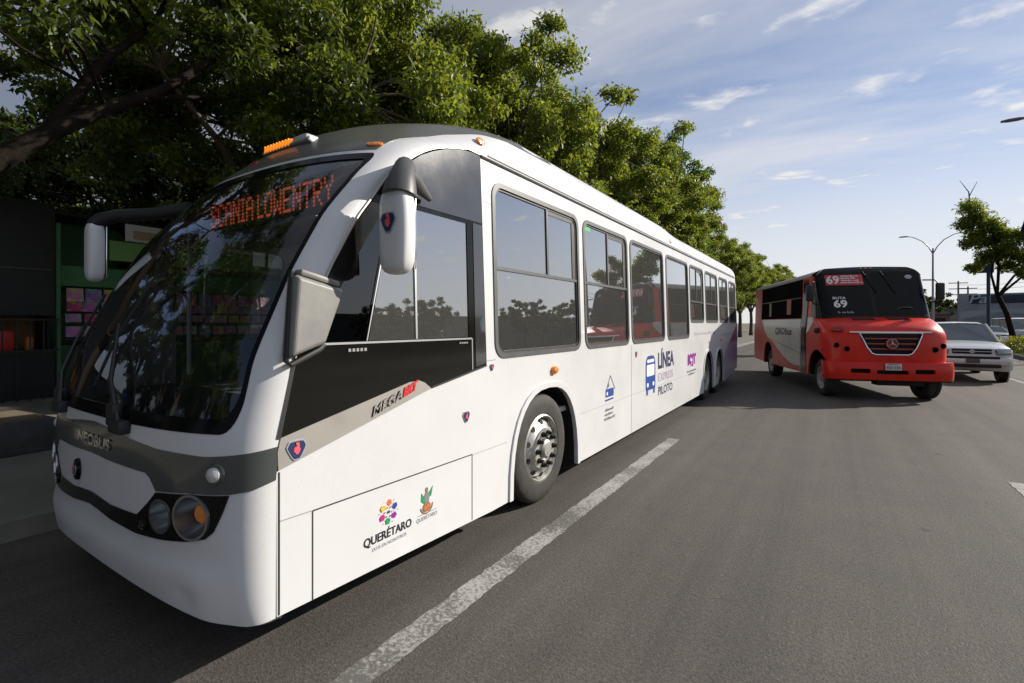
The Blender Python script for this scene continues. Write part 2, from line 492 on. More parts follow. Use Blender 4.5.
M['soil'] = mat('dry_soil', (0.13, 0.10, 0.065), 0.95, var=0.35, vscale=1.2, bump=0.3, bscale=12)
M['grass'] = mat('dry_grass', (0.085, 0.10, 0.03), 0.95, var=0.4, vscale=2.5, bump=0.5, bscale=25)
def paint_mat():
    m, n, l = new_mat('worn_road_paint')
    p = n['Principled BSDF']; p.inputs['Roughness'].default_value = 0.7
    t = n.new('ShaderNodeTexCoord')
    z = n.new('ShaderNodeTexNoise'); z.inputs['Scale'].default_value = 38; z.inputs['Detail'].default_value = 7; z.inputs['Roughness'].default_value = 0.75
    z2 = n.new('ShaderNodeTexNoise'); z2.inputs['Scale'].default_value = 2.2; z2.inputs['Detail'].default_value = 4
    l.new(t.outputs['Object'], z.inputs['Vector']); l.new(t.outputs['Object'], z2.inputs['Vector'])
    a = n.new('ShaderNodeMath'); a.operation = 'MULTIPLY_ADD'; a.inputs[1].default_value = 0.55; l.new(z2.outputs['Fac'], a.inputs[0]); l.new(z.outputs['Fac'], a.inputs[2])
    r = n.new('ShaderNodeMapRange'); r.inputs[1].default_value = 0.70; r.inputs[2].default_value = 0.86; r.inputs[3].default_value = 1; r.inputs[4].default_value = 0.12
    l.new(a.outputs[0], r.inputs[0])
    mx = n.new('ShaderNodeMix'); mx.data_type = 'RGBA'
    mx.inputs['A'].default_value = (0.075, 0.07, 0.064, 1); mx.inputs['B'].default_value = (0.36, 0.35, 0.33, 1)
    l.new(r.outputs[0], mx.inputs['Factor']); l.new(mx.outputs['Result'], p.inputs['Base Color'])
    return m
M['paint'] = paint_mat()

def sheet(name, x0, x1, y0, y1, z, m, nx=1, ny=1):
    mb = MB(); xs = np.linspace(x0, x1, nx + 1); ys = np.linspace(y0, y1, ny + 1)
    mb.add([(x, y, z) for y in ys for x in xs], [(j * (nx + 1) + i, j * (nx + 1) + i + 1, (j + 1) * (nx + 1) + i + 1, (j + 1) * (nx + 1) + i) for j in range(ny) for i in range(nx)])
    return struct(mb.build(name, m, smooth=0))
KERB_L, KERB_R = -5.45, 7.75
sheet('ground', -1500, 1500, -900, 2400, -0.02, M['soil'])
sheet('road', KERB_L, KERB_R, -60, 700, 0.0, M['asphalt'], 1, 8)
sheet('far_carriageway', 11.6, 24.0, -60, 700, 0.0, M['asphalt2'])
def slab(name, x0, x1, y0, y1, h, m):
    mb = MB(); mb.box(((x0 + x1) / 2, (y0 + y1) / 2, h / 2 - 0.05), (x1 - x0, y1 - y0, h + 0.1)); return struct(mb.build(name, m, smooth=0))
slab('pavement', -17.5, KERB_L - 0.20, -60, 500, 0.15, M['pave'])
slab('kerb', KERB_L - 0.197, KERB_L, -60, 500, 0.155, M['kerb'])
slab('kerb', KERB_R, KERB_R + 0.20, -60, 500, 0.155, M['kerb'])
slab('median', KERB_R + 0.203, 11.2, -60, 500, 0.14, M['grass'])
slab('kerb', 11.203, 11.4, -60, 500, 0.155, M['kerb'])
slab('pavement', 24.2, 28.5, -60, 500, 0.15, M['pave'])
lm = MB()
def dash(mb, xc, wd, y0, y1):
    n = max(1, int((y1 - y0) / (0.05 if y1 < 12 else .5))); ys = np.linspace(y0, y1, n + 1); jr = random.Random(int(xc * 100) + int(y0 * 7))
    mb.add([(xc + sx * (wd / 2 + jr.uniform(-.011, .006)), y, 0.004) for y in ys for sx in (-1, 1)], [(2 * i, 2 * i + 1, 2 * i + 3, 2 * i + 2) for i in range(n)])
for k in range(-1, 12):
    yy = 7.4 + k * 14.5
    if k != 1: dash(lm, -1.93, 0.18, yy - 8.0, yy)
    dash(lm, 1.72, 0.16, yy - 4.0 + (0 if k else 0), yy)
    dash(lm, 4.75, 0.14, yy - 4.0, yy)
dash(lm, 7.35, 0.13, -40, 300)
struct(lm.build('lane_marking', M['paint'], smooth=0))

# ------------------------------------------------------------------ wheels
def wheel(parent, loc, r, wid, side=1, style='bus', n=48):
    """axis along x, outer face towards side*x, at loc; returns the wheel part (tyre) with a rim under it"""
    rr = r * 0.60
    s = side
    hw = wid / 2
    t = MB()
    prof = [(rr, hw - 0.02), (rr + 0.02, hw), (r * 0.78, hw + 0.008), (r * 0.90, hw), (r * 0.965, hw - 0.018), (r * 0.99, hw - 0.04), (r, hw - 0.07)]
    for q in (0.6, 0.2):
        prof += [(r, hw * q + 0.012), (r - 0.012, hw * q + 0.008), (r - 0.012, hw * q - 0.008), (r, hw * q - 0.012)]
    prof += [(r, -hw + 0.05), (r * 0.96, -hw), (rr, -hw + 0.02)]
    t.lathe([(a, b * s) for a, b in prof], n=n)
    w = t.build('wheel', M['tyre'], parent, loc)
    b = MB()
    if style == 'bus':
        prof = [(rr + 0.004, hw - 0.03), (rr + 0.012, hw - 0.005), (rr - 0.004, hw + 0.004), (rr - 0.018, hw - 0.02), (rr - 0.025, hw - 0.10), (rr * 0.90, hw - 0.055), (rr * 0.80, hw - 0.015), (rr * 0.62, hw + 0.012),
                (rr * 0.60, hw + 0.03), (rr * 0.37, hw + 0.03), (rr * 0.36, hw + 0.012), (rr * 0.30, hw + 0.012), (rr * 0.28, hw + 0.05), (rr * 0.22, hw + 0.065), (0.001, hw + 0.065)]
    elif style == 'dual':
        prof = [(rr + 0.004, hw - 0.03), (rr + 0.012, hw - 0.005), (rr - 0.012, hw - 0.02), (rr - 0.03, hw - 0.12), (rr * 0.75, hw - 0.16), (rr * 0.5, hw - 0.13), (rr * 0.45, hw - 0.02), (rr * 0.3, hw), (0.001, hw)]
    else:
        prof = [(rr + 0.004, hw - 0.03), (rr + 0.01, hw - 0.004), (rr - 0.012, hw - 0.02), (rr - 0.02, hw - 0.06), (rr * 0.7, hw - 0.03), (rr * 0.35, hw - 0.005), (rr * 0.2, hw), (0.001, hw)]
    b.lathe([(a, q * s) for a, q in prof], n=n)
    nb = 10 if style != 'car' else 5
    for k in range(nb):
        a = 2 * math.pi * k / nb
        if style == 'bus':
            ra = rr * 0.485
            b.tube([((hw + 0.028) * s, ra * math.cos(a), ra * math.sin(a)), ((hw + 0.05) * s, ra * math.cos(a), ra * math.sin(a))], 0.026, 6, 1)
            b.tube([((hw + 0.05) * s, ra * math.cos(a), ra * math.sin(a)), ((hw + 0.085) * s, ra * math.cos(a), ra * math.sin(a))], 0.017, 8, 1)
            a2 = a + math.pi / nb; rh = rr * 0.80
            nrm = Vector((s, 0.35 * math.cos(a2), 0.35 * math.sin(a2))).normalized()
            c = Vector(((hw - 0.016) * s, rh * math.cos(a2), rh * math.sin(a2)))
            b.tube([c - nrm * 0.012, c + nrm * 0.006], 0.027, 12, 1)
        elif style == 'car':
            rh = rr * 0.68
            b.tube([((hw - 0.05) * s, rh * math.cos(a), rh * math.sin(a)), ((hw - 0.012) * s, rh * math.cos(a), rh * math.sin(a))], rr * 0.2, 10, 1)
        else:
            ra = rr * 0.6
            b.tube([((hw - 0.14) * s, ra * math.cos(a), ra * math.sin(a)), ((hw - 0.08) * s, ra * math.cos(a), ra * math.sin(a))], 0.022, 6, 1)
    b.build('rim', [M['rim'], M['dark']], w)
    return w

# ------------------------------------------------------------------ emblem and small artwork builders (generic in the surface fn)
GRIFFIN = [(-.30, .22), (-.05, .30), (-.02, .55), (.16, .62), (.34, .40), (.26, .18), (.42, .0), (.34, -.34), (.12, -.62), (-.12, -.58), (-.30, -.30), (-.46, -.28), (-.34, -.06), (-.44, .08)]
def shield(r, k=1.0):
    out = []
    for i in range(3):
        a = 90 + 120 * i + 60
        for d in (-34, -15, 15, 34):
            q = k * r * (.90 if abs(d) > 30 else 1.06)
            out.append((q * math.cos(R(a + d)), q * math.sin(R(a + d))))
    return out
def emblem(parent, name, cx, cy, r, fn_off, sx=1.0):
    """fn_off(a, b, height) -> 3D"""
    mb = MB()
    for pts, off, mi in ((shield(r, 1.0), 0.004, 0), (shield(r, 0.86), 0.006, 1), ([(x * r * 0.8, y * r * 0.8) for x, y in GRIFFIN], 0.008, 2),
                         ([(-.12 * r, .40 * r), (.14 * r, .40 * r), (.20 * r, .66 * r), (.06 * r, .52 * r), (.01 * r, .70 * r), (-.05 * r, .52 * r), (-.18 * r, .66 * r)], 0.010, 3)):
        P = [Vector(fn_off(cx + sx * x, cy + y, off)) for x, y in pts]
        Q = [Vector(fn_off(cx + sx * x, cy + y, -0.002)) for x, y in pts]
        n = len(P)
        mb.add(P + Q, [tuple(range(n))] + [(i, n + i, n + (i + 1) % n, (i + 1) % n) for i in range(n)], mi)
    return mb.build(name, [M['emblem_rim'], M['t_navy'], M['t_pink'], M['t_orange']], parent, smooth=0)

# ================================================================== the white bus
# built in its own frame: x = across (camera side +), y = rearwards, z = up; its Empty stands under its middle
BUS_Y = 8.4
wbus = thing('bus', 'long white city bus with huge curved windscreen, standing along the left kerb', 'bus', (-3.56, BUS_Y, 0))
BL = (0, -BUS_Y, 0)
Y0T = ([.2, .3, .45, .7, 1.0, 1.2, 1.6, 2.0, 2.4, 2.85, 3.1, 3.3, 3.42, 3.5], [1.15, 1.06, 1.025, 1.01, 1.015, 1.03, 1.15, 1.335, 1.56, 1.93, 2.19, 2.48, 2.80, 3.2])
YST = ([.2, 1.0, 1.54, 2.03, 2.35, 2.67, 2.76, 2.893, 2.96, 3.012, 3.045, 3.08, 3.2, 3.42, 3.5], [1.36, 1.365, 1.45, 1.67, 1.862, 2.118, 2.218, 2.40, 2.525, 2.655, 2.78, 2.98, 3.28, 3.75, 4.2])
# resample both profiles smoothly
def smooth_tab(tab, n=120, k=4):
    z = np.linspace(tab[0][0], tab[0][-1], n); y = np.interp(z, *tab)
    for _ in range(k):
        y2 = y.copy(); y2[1:-1] = (y[:-2] + 2 * y[1:-1] + y[2:]) / 4; y = y2
    return z, y
_z0, _y0 = smooth_tab(Y0T); _zs, _ys = smooth_tab(YST, k=2)
def Y0(z): return float(np.interp(z, _z0, _y0))
def YS(z): return float(np.interp(z, _zs, _ys))
def HW(z):
    if z < 1.45: return 1.28
    if z < 3.08: return 1.28 - .045 * (z - 1.45) / 1.6
    k = min(1.0, (z - 3.08) / .42); return 1.235 - .30 * (1 - math.sqrt(max(0, 1 - k * k)))
SN = 2.6
def cap(a, z):                       # a = degrees / 50
    t = R(max(-90, min(90, a * 50)))
    sn = SN - .55 * min(1, max(0, (z - 2.3) / .9))
    q = math.copysign(abs(math.sin(t)) ** (2 / sn), t); g = 1 - max(0, math.cos(t)) ** (2 / sn)
    led = 0.0
    if z < .7:
        zl = .565 + .0 * q; k = min(1, max(0, (zl + .028 - z) / .056)); k = k * k * (3 - 2 * k); e = min(1, max(0, (66 - abs(a * 50)) / 16)); led = .022 * k * e * e * (3 - 2 * e)
        k2 = math.exp(-((abs(a * 50) - 43) / 5.5) ** 2 - ((z - .425) / .045) ** 2); led -= .015 * k2
    return (HW(z) * q, Y0(z) + (YS(z) - Y0(z)) * g - led, z)
def capo(a, z, off):
    e = 2e-3; p = Vector(cap(a, z))
    n = (Vector(cap(a + e, z)) - Vector(cap(a - e, z))).cross(Vector(cap(a, z + e)) - Vector(cap(a, z - e)))
    return p + n.normalized() * off, n.normalized()
def rk(y): return 1.0 - 0.16 * min(1, max(0, (y - 8.6) / .8))
def side(y, z):
    z2 = z if z < 3.08 else 3.08 + (z - 3.08) * rk(y)
    return (HW(z), y, z2)
def lside(y, z):
    p = side(y, z); return (-p[0], p[1], p[2])
def sideo(y, z, off): p = side(y, z); return (p[0] + off, p[1], p[2])
def D(th, z): return (th / 50, z)

WINS = [(3.24, 4.88, 1.445, 2.92, 2.20, .58), (5.00, 6.44, 1.445, 2.92, 2.20, .52), (6.54, 8.17, 1.445, 2.92, None, None), (8.32, 9.87, 1.445, 2.92, None, None),
        (10.0, 11.26, 1.745, 2.92, 2.18, .5), (11.44, 12.86, 1.745, 2.92, 2.18, .5), (13.08, 14.30, 1.745, 2.92, 2.18, .5), (14.54, 15.66, 1.745, 2.92, 2.18, .5)]
def archpts(c, hw, zb, zt, n=18, e=2.5):
    out = []
    for k in range(n + 1):
        t = math.pi * k / n
        out.append((c + hw * math.copysign(abs(math.cos(t)) ** (2 / e), math.cos(t)), zb + (zt - zb) * abs(math.sin(t)) ** (2 / e)))
    return out                        # from +y side over the top to -y side
ARCH = [(13.02, .56, .235, 1.09), (11.68, .56, .215, 1.10), (4.135, .645, .215, 1.115)]
bottom = [(15.82, .42)]
for c, hw, zb, zt in ARCH: bottom += archpts(c, hw, zb, zt)
bottom += [(3.2, .215), (1.368, .285)]
GLASSB = [(1.385, 1.167), (2.27, 1.352), (2.36, 1.352), (2.48, 1.303), (3.12, 1.408)]      # lower edge of the dark driver panel
WEDGE_LOW = [(1.365, 1.005), (2.475, 1.293)]
side_out = bottom + WEDGE_LOW + [(3.123, 1.402), (3.098, 3.08), (15.70, 3.08), (15.80, 2.6), (15.84, 1.6)]
mb = MB()
patch(mb, side_out, [rrect(a, c, b, d, .13) for a, b, c, d, _, _ in WINS], .13, side, 0, .03)
mb.build('side_panel', M['white'], wbus, BL, fix=False, smooth=30)
lb = [(15.82, .42)]
for c, hw, zb, zt in ARCH: lb += archpts(c, hw, zb, zt)
mb = MB()
patch(mb, lb + [(3.2, .215), (1.368, .285), (1.365, 1.0), (1.45, 1.54), (1.67, 2.03), (1.84, 2.33), (2.09, 2.66), (2.37, 2.875), (2.62, 2.99), (2.85, 3.08), (15.70, 3.08), (15.80, 2.6), (15.84, 1.6)],
      [rrect(a, c, b, d, .13) for a, b, c, d, _, _ in WINS] + [rrect(1.95, .5, 2.95, 2.45, .08)], .16, lside, 0, .03, sign=-1)
mb.build('side_panel', M['white'], wbus, BL, fix=False, smooth=30)

# front cap with the windscreen, lamp openings
WS = rrect(-1.33, 1.205, 1.33, 2.83, [.18, .09, .09, .18], 8)
BIG = [(47.2, .809, 8.0, .098), (-47.2, .809, 8.0, .098)]
SML = [(32.8, .786, 4.6, .075), (-32.8, .786, 4.6, .075)]
lampholes = [[D(t + rt * math.cos(2 * math.pi * k / 24), z + rz * math.sin(2 * math.pi * k / 24)) for k in range(24)] for t, z, rt, rz in BIG + SML]
capbot = [D(t, .285 + .115 * max(0, math.cos(R(t * 1.25))) ** 1.5) for t in range(-90, 91, 6)]
cap_out = capbot + [D(90, 3.49), D(-90, 3.49)]
mb = MB()
patch(mb, cap_out, [WS] + lampholes, .05, cap, 0, .03)
mb.build('front_cap', M['white'], wbus, BL, fix=False, smooth=30)
# lower lip turned under the bumper
mb = MB()
r0 = [Vector(cap(*p)) for p in capbot]; r1 = [Vector((p.x * .97, p.y + .05, p.z - .035)) for p in r0]; r2 = [Vector((p.x * .9, p.y + .25, p.z - .03)) for p in r0]
mb.loft([r0, r1, r2], closed=False)
mb.build('bumper_lip', M['white'], wbus, BL)
# roof: coving each side, crown
for f, sg in ((side, 1), (lside, -1)):
    mb = MB()
    ys = [0.0] + [4.6, 5.2, 6.2, 7.4, 8.4] + [8.6 + .1 * i for i in range(9)] + [10.5, 12, 13.5, 15.0, 15.3, 15.5, 15.65, 15.7]
    zs = np.linspace(3.08, 3.499, 14)
    rings = []
    for z in zs:
        kk = ((z - 3.08) / .42) ** 3
        rings.append([f(YS(z) if i == 0 else (y - .5 * kk * max(0, (y - 15.0) / .7)), z) for i, y in enumerate(ys)])
    mb.loft(rings, closed=False)
    mb.build('roof_coving', M['white'], wbus, BL, smooth=40)
mb = MB()
tops = [cap(t / 50, 3.489) for t in range(-90, 91, 5)]
half = len(tops) // 2
vs = tops; fs = [(i, i + 1, len(tops) - 2 - i, len(tops) - 1 - i) for i in range(half)]
mb.add(vs, fs)
ys2 = [4.2, 5, 6.2, 7.4, 8.4] + [8.6 + .1 * i for i in range(9)] + [10.5, 12, 13.5, 15.0, 15.2]
mb.loft([[(q * .935, y, 3.08 + .419 * rk(y) + .03 * (1 - q * q) * min(1, (y - 4.2) / 1.2)) for q in np.linspace(-1, 1, 9)] for y in ys2], closed=False)
mb.build('roof_panel', M['white'], wbus, BL)
mb = MB()
mb.poly([(-1.25, 15.71, .42), (1.25, 15.71, .42), (1.24, 15.71, 2.9), (1.15, 15.66, 3.3), (.9, 15.6, 3.4), (-.9, 15.6, 3.4), (-1.15, 15.66, 3.3), (-1.24, 15.71, 2.9)], (0, .08, 0))
mb.build('rear_panel', M['white'], wbus, BL)
# grey roof band above the windscreen
mb = MB()
gro = [(-62, 2.868), (62, 2.868), (60.8, 2.95), (60.5, 3.05), (64, 3.17), (74, 3.30), (89.5, 3.352), (89.5, 3.488), (-89.5, 3.488), (-89.5, 3.352), (-74, 3.30), (-64, 3.17), (-60.5, 3.05), (-60.8, 2.95)]
patch(mb, [D(*p) for p in gro], [], .07, cap, .004, .003)
for f, sg in ((side, 1), (lside, -1)):
    patch(mb, [(YS(3.352), 3.352), (4.45, 3.385), (4.45, 3.498), (YS(3.488), 3.488), (YS(3.43), 3.43), (YS(3.39), 3.39)], [], .07, f, .004, .003, sign=sg)
mb.build('roof_visor', M['grey_roof'], wbus, BL, fix=False, smooth=30)
# windscreen: black border and pane
WI = rrect(-1.275, 1.275, 1.275, 2.775, [.16, .07, .07, .16], 8)
mb = MB(); patch(mb, WS, [WI], .06, cap, .003, .02); ws = mb.build('windscreen_border', M['black_gloss'], wbus, BL, fix=False, smooth=30)
mb = MB(); patch(mb, WI, [], .09, cap, -.004); wsp = mb.build('windscreen', M['glass_ws'], wbus, BL, fix=False, smooth=30)
# grey belt and dark lamp band across the nose
half = [(90, 1.13), (70.7, 1.114), (52, 1.10), (29.4, 1.109), (14, 1.135), (0, 1.172)]
lo = [(0, .995), (6.3, .987), (25.0, .981), (27.2, .962), (30.2, .903), (45.3, .922), (65.7, .928), (77.4, .94), (89.8, .966)]
sym = lambda ps: [(-t, z) for t, z in ps[::-1] if abs(t) > 1e-6]
belt = [(-t, z) for t, z in lo[::-1]][:-1] + lo + half + [(-t, z) for t, z in half[::-1]][1:]
mb = MB(); patch(mb, [D(*p) for p in belt], [], .07, cap, .004, .003); mb.build('grey_belt', M['grey_belt'], wbus, BL, fix=False, smooth=30)
dl = [(0, .70), (8.1, .674), (21, .661), (33.4, .672), (45.6, .691), (54, .715), (58, .75), (62.2, .839), (65.6, .924), (45.3, .917), (30.4, .897), (27, .84), (21.5, .758), (8, .752), (0, .772)]
dark = dl + [(-t, z) for t, z in dl[::-1] if t]
# ordered outline: lower edge left to right, then upper edge back
lowp = [p for p in dl[:9]]; upp = dl[9:]
dark = [(-t, z) for t, z in lowp[::-1]][:-1] + lowp + upp + [(-t, z) for t, z in upp[::-1]][1:]
mb = MB(); patch(mb, [D(*p) for p in dark], lampholes, .05, cap, .006, .005); mb.build('lamp_band', M['black_panel'], wbus, BL, fix=False, smooth=30)

def mount(a, z, off=0.0):
    p, n = capo(a, z, off)
    zax = n; xax = Vector((0, 0, 1)).cross(zax).normalized(); yax = zax.cross(xax)
    m = Matrix((xax, yax, zax)).transposed().to_4x4(); m.translation = p
    return m
def tadd(dst, src, m):
    dst.add([m @ Vector(v) for v in src.v], src.f, 0)
    dst.m[-len(src.f):] = src.m
for t, z, rt, rz in BIG:
    m = mount(t / 50, z)
    b = MB(); b.lathe([(.112, -.01), (.110, .012), (.098, .012), (.09, -.035), (.062, -.085), (.04, -.095)], axis='z', n=36, mi=0)
    h = MB(); tadd(h, b, m); hl = h.build('headlight', M['reflector'], wbus, BL)
    b = MB(); b.lathe([(.058, -.075), (.056, -.035), (.040, -.018), (.001, -.012)], c=(.035 * (1 if t > 0 else -1), .012, 0), axis='z', n=20)
    h = MB(); tadd(h, b, m); h.build('indicator_bulb', M['amber'], hl)
for t, z, rt, rz in SML:
    m = mount(t / 50, z)
    b = MB(); b.lathe([(.086, -.01), (.084, .010), (.074, .010), (.068, -.03), (.045, -.07), (.03, -.075)], axis='z', n=32)
    h = MB(); tadd(h, b, m); hl = h.build('headlight', M['reflector'], wbus, BL)
    b = MB(); b.lathe([(.034, -.07), (.03, -.05), (.001, -.04)], axis='z', n=20)
    h = MB(); tadd(h, b, m); h.build('bulb', M['clear_lens'], hl)
for t, z, r in ((57.9, 1.021, .034), (-57.9, 1.021, .034)):
    m = mount(t / 50, z)
    b = MB(); b.lathe([(r * 1.55, .002), (r * 1.4, .012), (r * 1.05, .012), (r * 1.0, .020), (r * .6, .030), (.001, .034)], axis='z', n=28, mis=[1, 1, 0, 0, 0])
    h = MB(); tadd(h, b, m); h.build('fog_lamp', [M['clear_lens'], M['grey_belt']], wbus, BL)
for t in (25.3, -25.3):
    m = mount(t / 50, .722, .006)
    b = MB(); b.lathe([(.032, 0), (.03, .01), (.022, .012), (.001, .014)], axis='z', n=20, mis=[0, 0, 0])
    for k in range(4): b.box((.016 * math.cos(k * 1.57 + .4), .016 * math.sin(k * 1.57 + .4), .013), (.012, .012, .006), mi=1)
    h = MB(); tadd(h, b, m); h.build('marker_lamp', [M['black_gloss'], M['chrome']], wbus, BL)
# emblem badge and maker's name on the belt
m = mount(-5.4 / 50, .865, .004)
b = MB(); b.lathe([(.052, 0), (.05, .014), (.04, .018), (.001, .018)], axis='z', n=24, mis=[0, 0, 0])
b.v = [(x * .8, y * 1.25, z) for x, y, z in b.v]
h = MB(); tadd(h, b, m); badge = h.build('badge', M['black_gloss'], wbus, BL)
def capt(s, z, off=.008):             # across position in metres
    q = min(.999, abs(s) / HW(z)); t = math.degrees(math.asin(q ** (SN / 2))) * (1 if s >= 0 else -1)
    return capo(t / 50, z, off)[0]
emblem(badge, 'emblem', -.205, .865, .03, lambda a, b, o: capt(a, b, .022 + o))
mb = MB()
mb2 = []
put_text(mb, 'NEOBUS', (-.22, 1.035, .27, 1.10), lambda a, b: capt(a, b, .011), bold=.03)
mb.build('maker_lettering', M['chrome'], wbus, BL, smooth=0)
# vertical joint between nose and side, hatch and panel joints
def strip(mb, pts, wd, fn, off=.0015):
    for i in range(len(pts) - 1):
        a, b = Vector(pts[i]), Vector(pts[i + 1]); d = (b - a).normalized(); n = Vector((-d.y, d.x)) * wd / 2
        k = max(1, int((b - a).length / .2))
        row = []
        for j in range(k + 1):
            c = a + (b - a) * j / k
            row.append((fn(*(c - n), off), fn(*(c + n), off)))
        vs = [p for r_ in row for p in r_]
        mb.add(vs, [(2 * j, 2 * j + 2, 2 * j + 3, 2 * j + 1) for j in range(k)])
mb = MB()
M['faint_gap'] = mat('faint_panel_gap', (.30, .30, .29), .6)
for pts, wd, m_, of in (([(1.378, .29), (1.378, 1.0)], .010, 'seam', .0015), ([(1.565, .275), (1.565, .748), (2.933, .735), (2.933, .235)], .008, 'seam', .0015), ([(6.52, .22), (6.52, 1.43)], .006, 'seam', .0015),
                        ([(1.385, .755), (1.56, .750)], .005, 'faint_gap', .0015), ([(2.94, .73), (3.42, .73)], .004, 'faint_gap', .0015), ([(4.86, .74), (11.0, .74)], .004, 'faint_gap', .0015), ([(3.13, 1.438), (3.25, 1.440)], .005, 'faint_gap', .0015),
                        ([(3.11, 2.72), (3.24, 2.71)], .004, 'faint_gap', .0015), ([(9.92, .22), (9.92, 1.43)], .005, 'faint_gap', .0015), ([(4.34, 3.06), (4.36, 3.36)], .008, 'faint_gap', .003)):
    mb = MB(); strip(mb, pts, wd, sideo, of); mb.build('panel_joint', M[m_], wbus, BL, smooth=0, fix=False)
# rain gutter
mb = MB(); mb.tube([(HW(3.08) + .004, y, 3.072) for y in (3.10, 3.5, 5, 8, 11, 14, 15.6)], .013, 8); mb.build('rain_gutter', M['frame_grey'], wbus, BL)
mb = MB(); mb.tube([(HW(3.08) + .002, y, 3.105) for y in (3.2, 5, 8, 11, 14, 15.5)], .008, 8); mb.build('roof_moulding', M['white'], wbus, BL)
# wheel arches: lip and well
for c, hw, zb, zt in ARCH:
    mb = MB()
    o1 = archpts(c, hw + .05, zb + .0, zt + .05); i1 = archpts(c, hw - .002, zb, zt)
    patch(mb, o1 + i1[::-1], [], .1, side, .016, .03, grid=False)
    lip = mb.build('arch_lip', M['white'], wbus, BL, fix=False)
    for sg in (1, -1):
        mb = MB(); pts = archpts(c, hw + .01, zb - .02, zt + .01)
        mb.loft([[(sg * 1.262, y, z) for y, z in pts], [(sg * .72, y, z) for y, z in pts]], closed=False)
        mb.add([(sg * .72, y, z) for y, z in pts], [tuple(range(len(pts)))])
        mb.build('wheel_well', M['dark'], wbus, BL)
for yc in (4.10, 11.66, 13.0):
    for sg in (1, -1):
        wheel(wbus, (sg * 1.085, yc - BUS_Y, .525 if yc < 5 else .515), .525 if yc < 5 else .515, .30, sg, 'bus' if yc < 5 else 'dual')
# underbody
mb = MB(); mb.box((0, 8.7, .52), (1.40, 13.9, .42)); mb.box((0, 2.4, .5), (2.36, 1.9, .34)); mb.box((0, 7.9, .45), (2.38, 5.9, .4)); mb.box((0, 14.7, .6), (2.36, 2.0, .3)); mb.build('underbody', M['dark'], wbus, BL)
# interior: floor, ceiling lining, dashboard, seats, rails
mb = MB(); mb.box((0, 8.6, .83), (2.40, 13.9, .05)); mb.box((0, 9.0, 2.99), (2.3, 12.6, .03)); mb.build('cabin_lining', M['interior'], wbus, BL)
mb = MB(); mb.box((0, 3.02, 1.75), (1.0, .03, 1.85)); mb.build('cab_partition', M['interior_dark'], wbus, BL)
mb = MB()
dpts = [(1.15, 1.0), (1.16, 1.17), (1.45, 1.23), (1.85, 1.22), (1.95, 1.1), (1.95, .85), (1.3, .85)]
mb.loft([[(x, y + .34 * abs(x / 1.2) ** 3 * .6 + .03, z) for y, z in dpts] for x in np.linspace(-1.13, 1.13, 13)], closed=True, caps=(True, True))
mb.box((.72, 1.93, 1.27), (.75, .25, .2), bev=.05)
mb.build('dashboard', M['interior_dark'], wbus, BL)
mb = MB(); n = 36
swc = Vector((.72, 2.12, 1.40)); sa = Vector((1, 0, 0)); sb = Vector((0, .75, .66)).normalized()
mb.tube([swc + (sa * math.cos(2 * math.pi * k / n) + sb * math.sin(2 * math.pi * k / n)) * .225 for k in range(n + 1)], .017, 8, caps=False)
for an in (0.3, math.pi - .3, -math.pi / 2): mb.tube([swc, swc + (sa * math.cos(an) + sb * math.sin(an)) * .22], .014, 6)
mb.tube([swc, swc + Vector((0, -.15, -.3))], .03, 8)
mb.build('steering_wheel', M['dark_plastic'], wbus, BL)
def seat(x, y, z, m, wd=.44):
    mb = MB(); mb.box((x, y, z + .42), (wd, .42, .10), bev=.03); mb.box((x, y + .24, z + .78), (wd, .09, .68), rot=(R(-8), 0, 0), bev=.035); mb.box((x, y + .05, z + .2), (wd * .5, .2, .36))
    return mb.build('seat', m, wbus, BL)
seat(.72, 2.62, 1.0, M['seat_fab'], .5)
for y in (4.1, 5.0, 5.9, 10.3, 11.3, 12.3, 13.3, 14.3):
    for x in (.95, .48, -.95): seat(x, y, .85, M['seat_fab'])
for x, y in ((.62, 7.0), (.62, 8.4), (.3, 9.7), (-.6, 5.4), (-.6, 8.0), (.66, 10.2)):
    mb = MB(); mb.tube([(x, y, .85), (x, y, 2.95)], .019, 10); mb.build('handrail', M['yellow'], wbus, BL)
mb = MB(); mb.tube([(.95, 7.1, 1.55), (1.0, 7.9, 1.55), (1.0, 9.6, 1.5)], .019, 8); mb.tube([(1.05, 9.45, .85), (1.05, 9.45, 1.75)], .03, 8); mb.build('handrail', M['yellow'], wbus, BL)
mb = MB(); mb.box((1.08, 9.1, 1.3), (.03, 1.3, .55)); mb.build('screen_panel', M['interior'], wbus, BL)
mb = MB(); mb.tube([(-1.0, 1.95, 1.3), (-1.0, 1.95, 2.5)], .017, 10); mb.build('door_rail', M['white_plain'], wbus, BL)
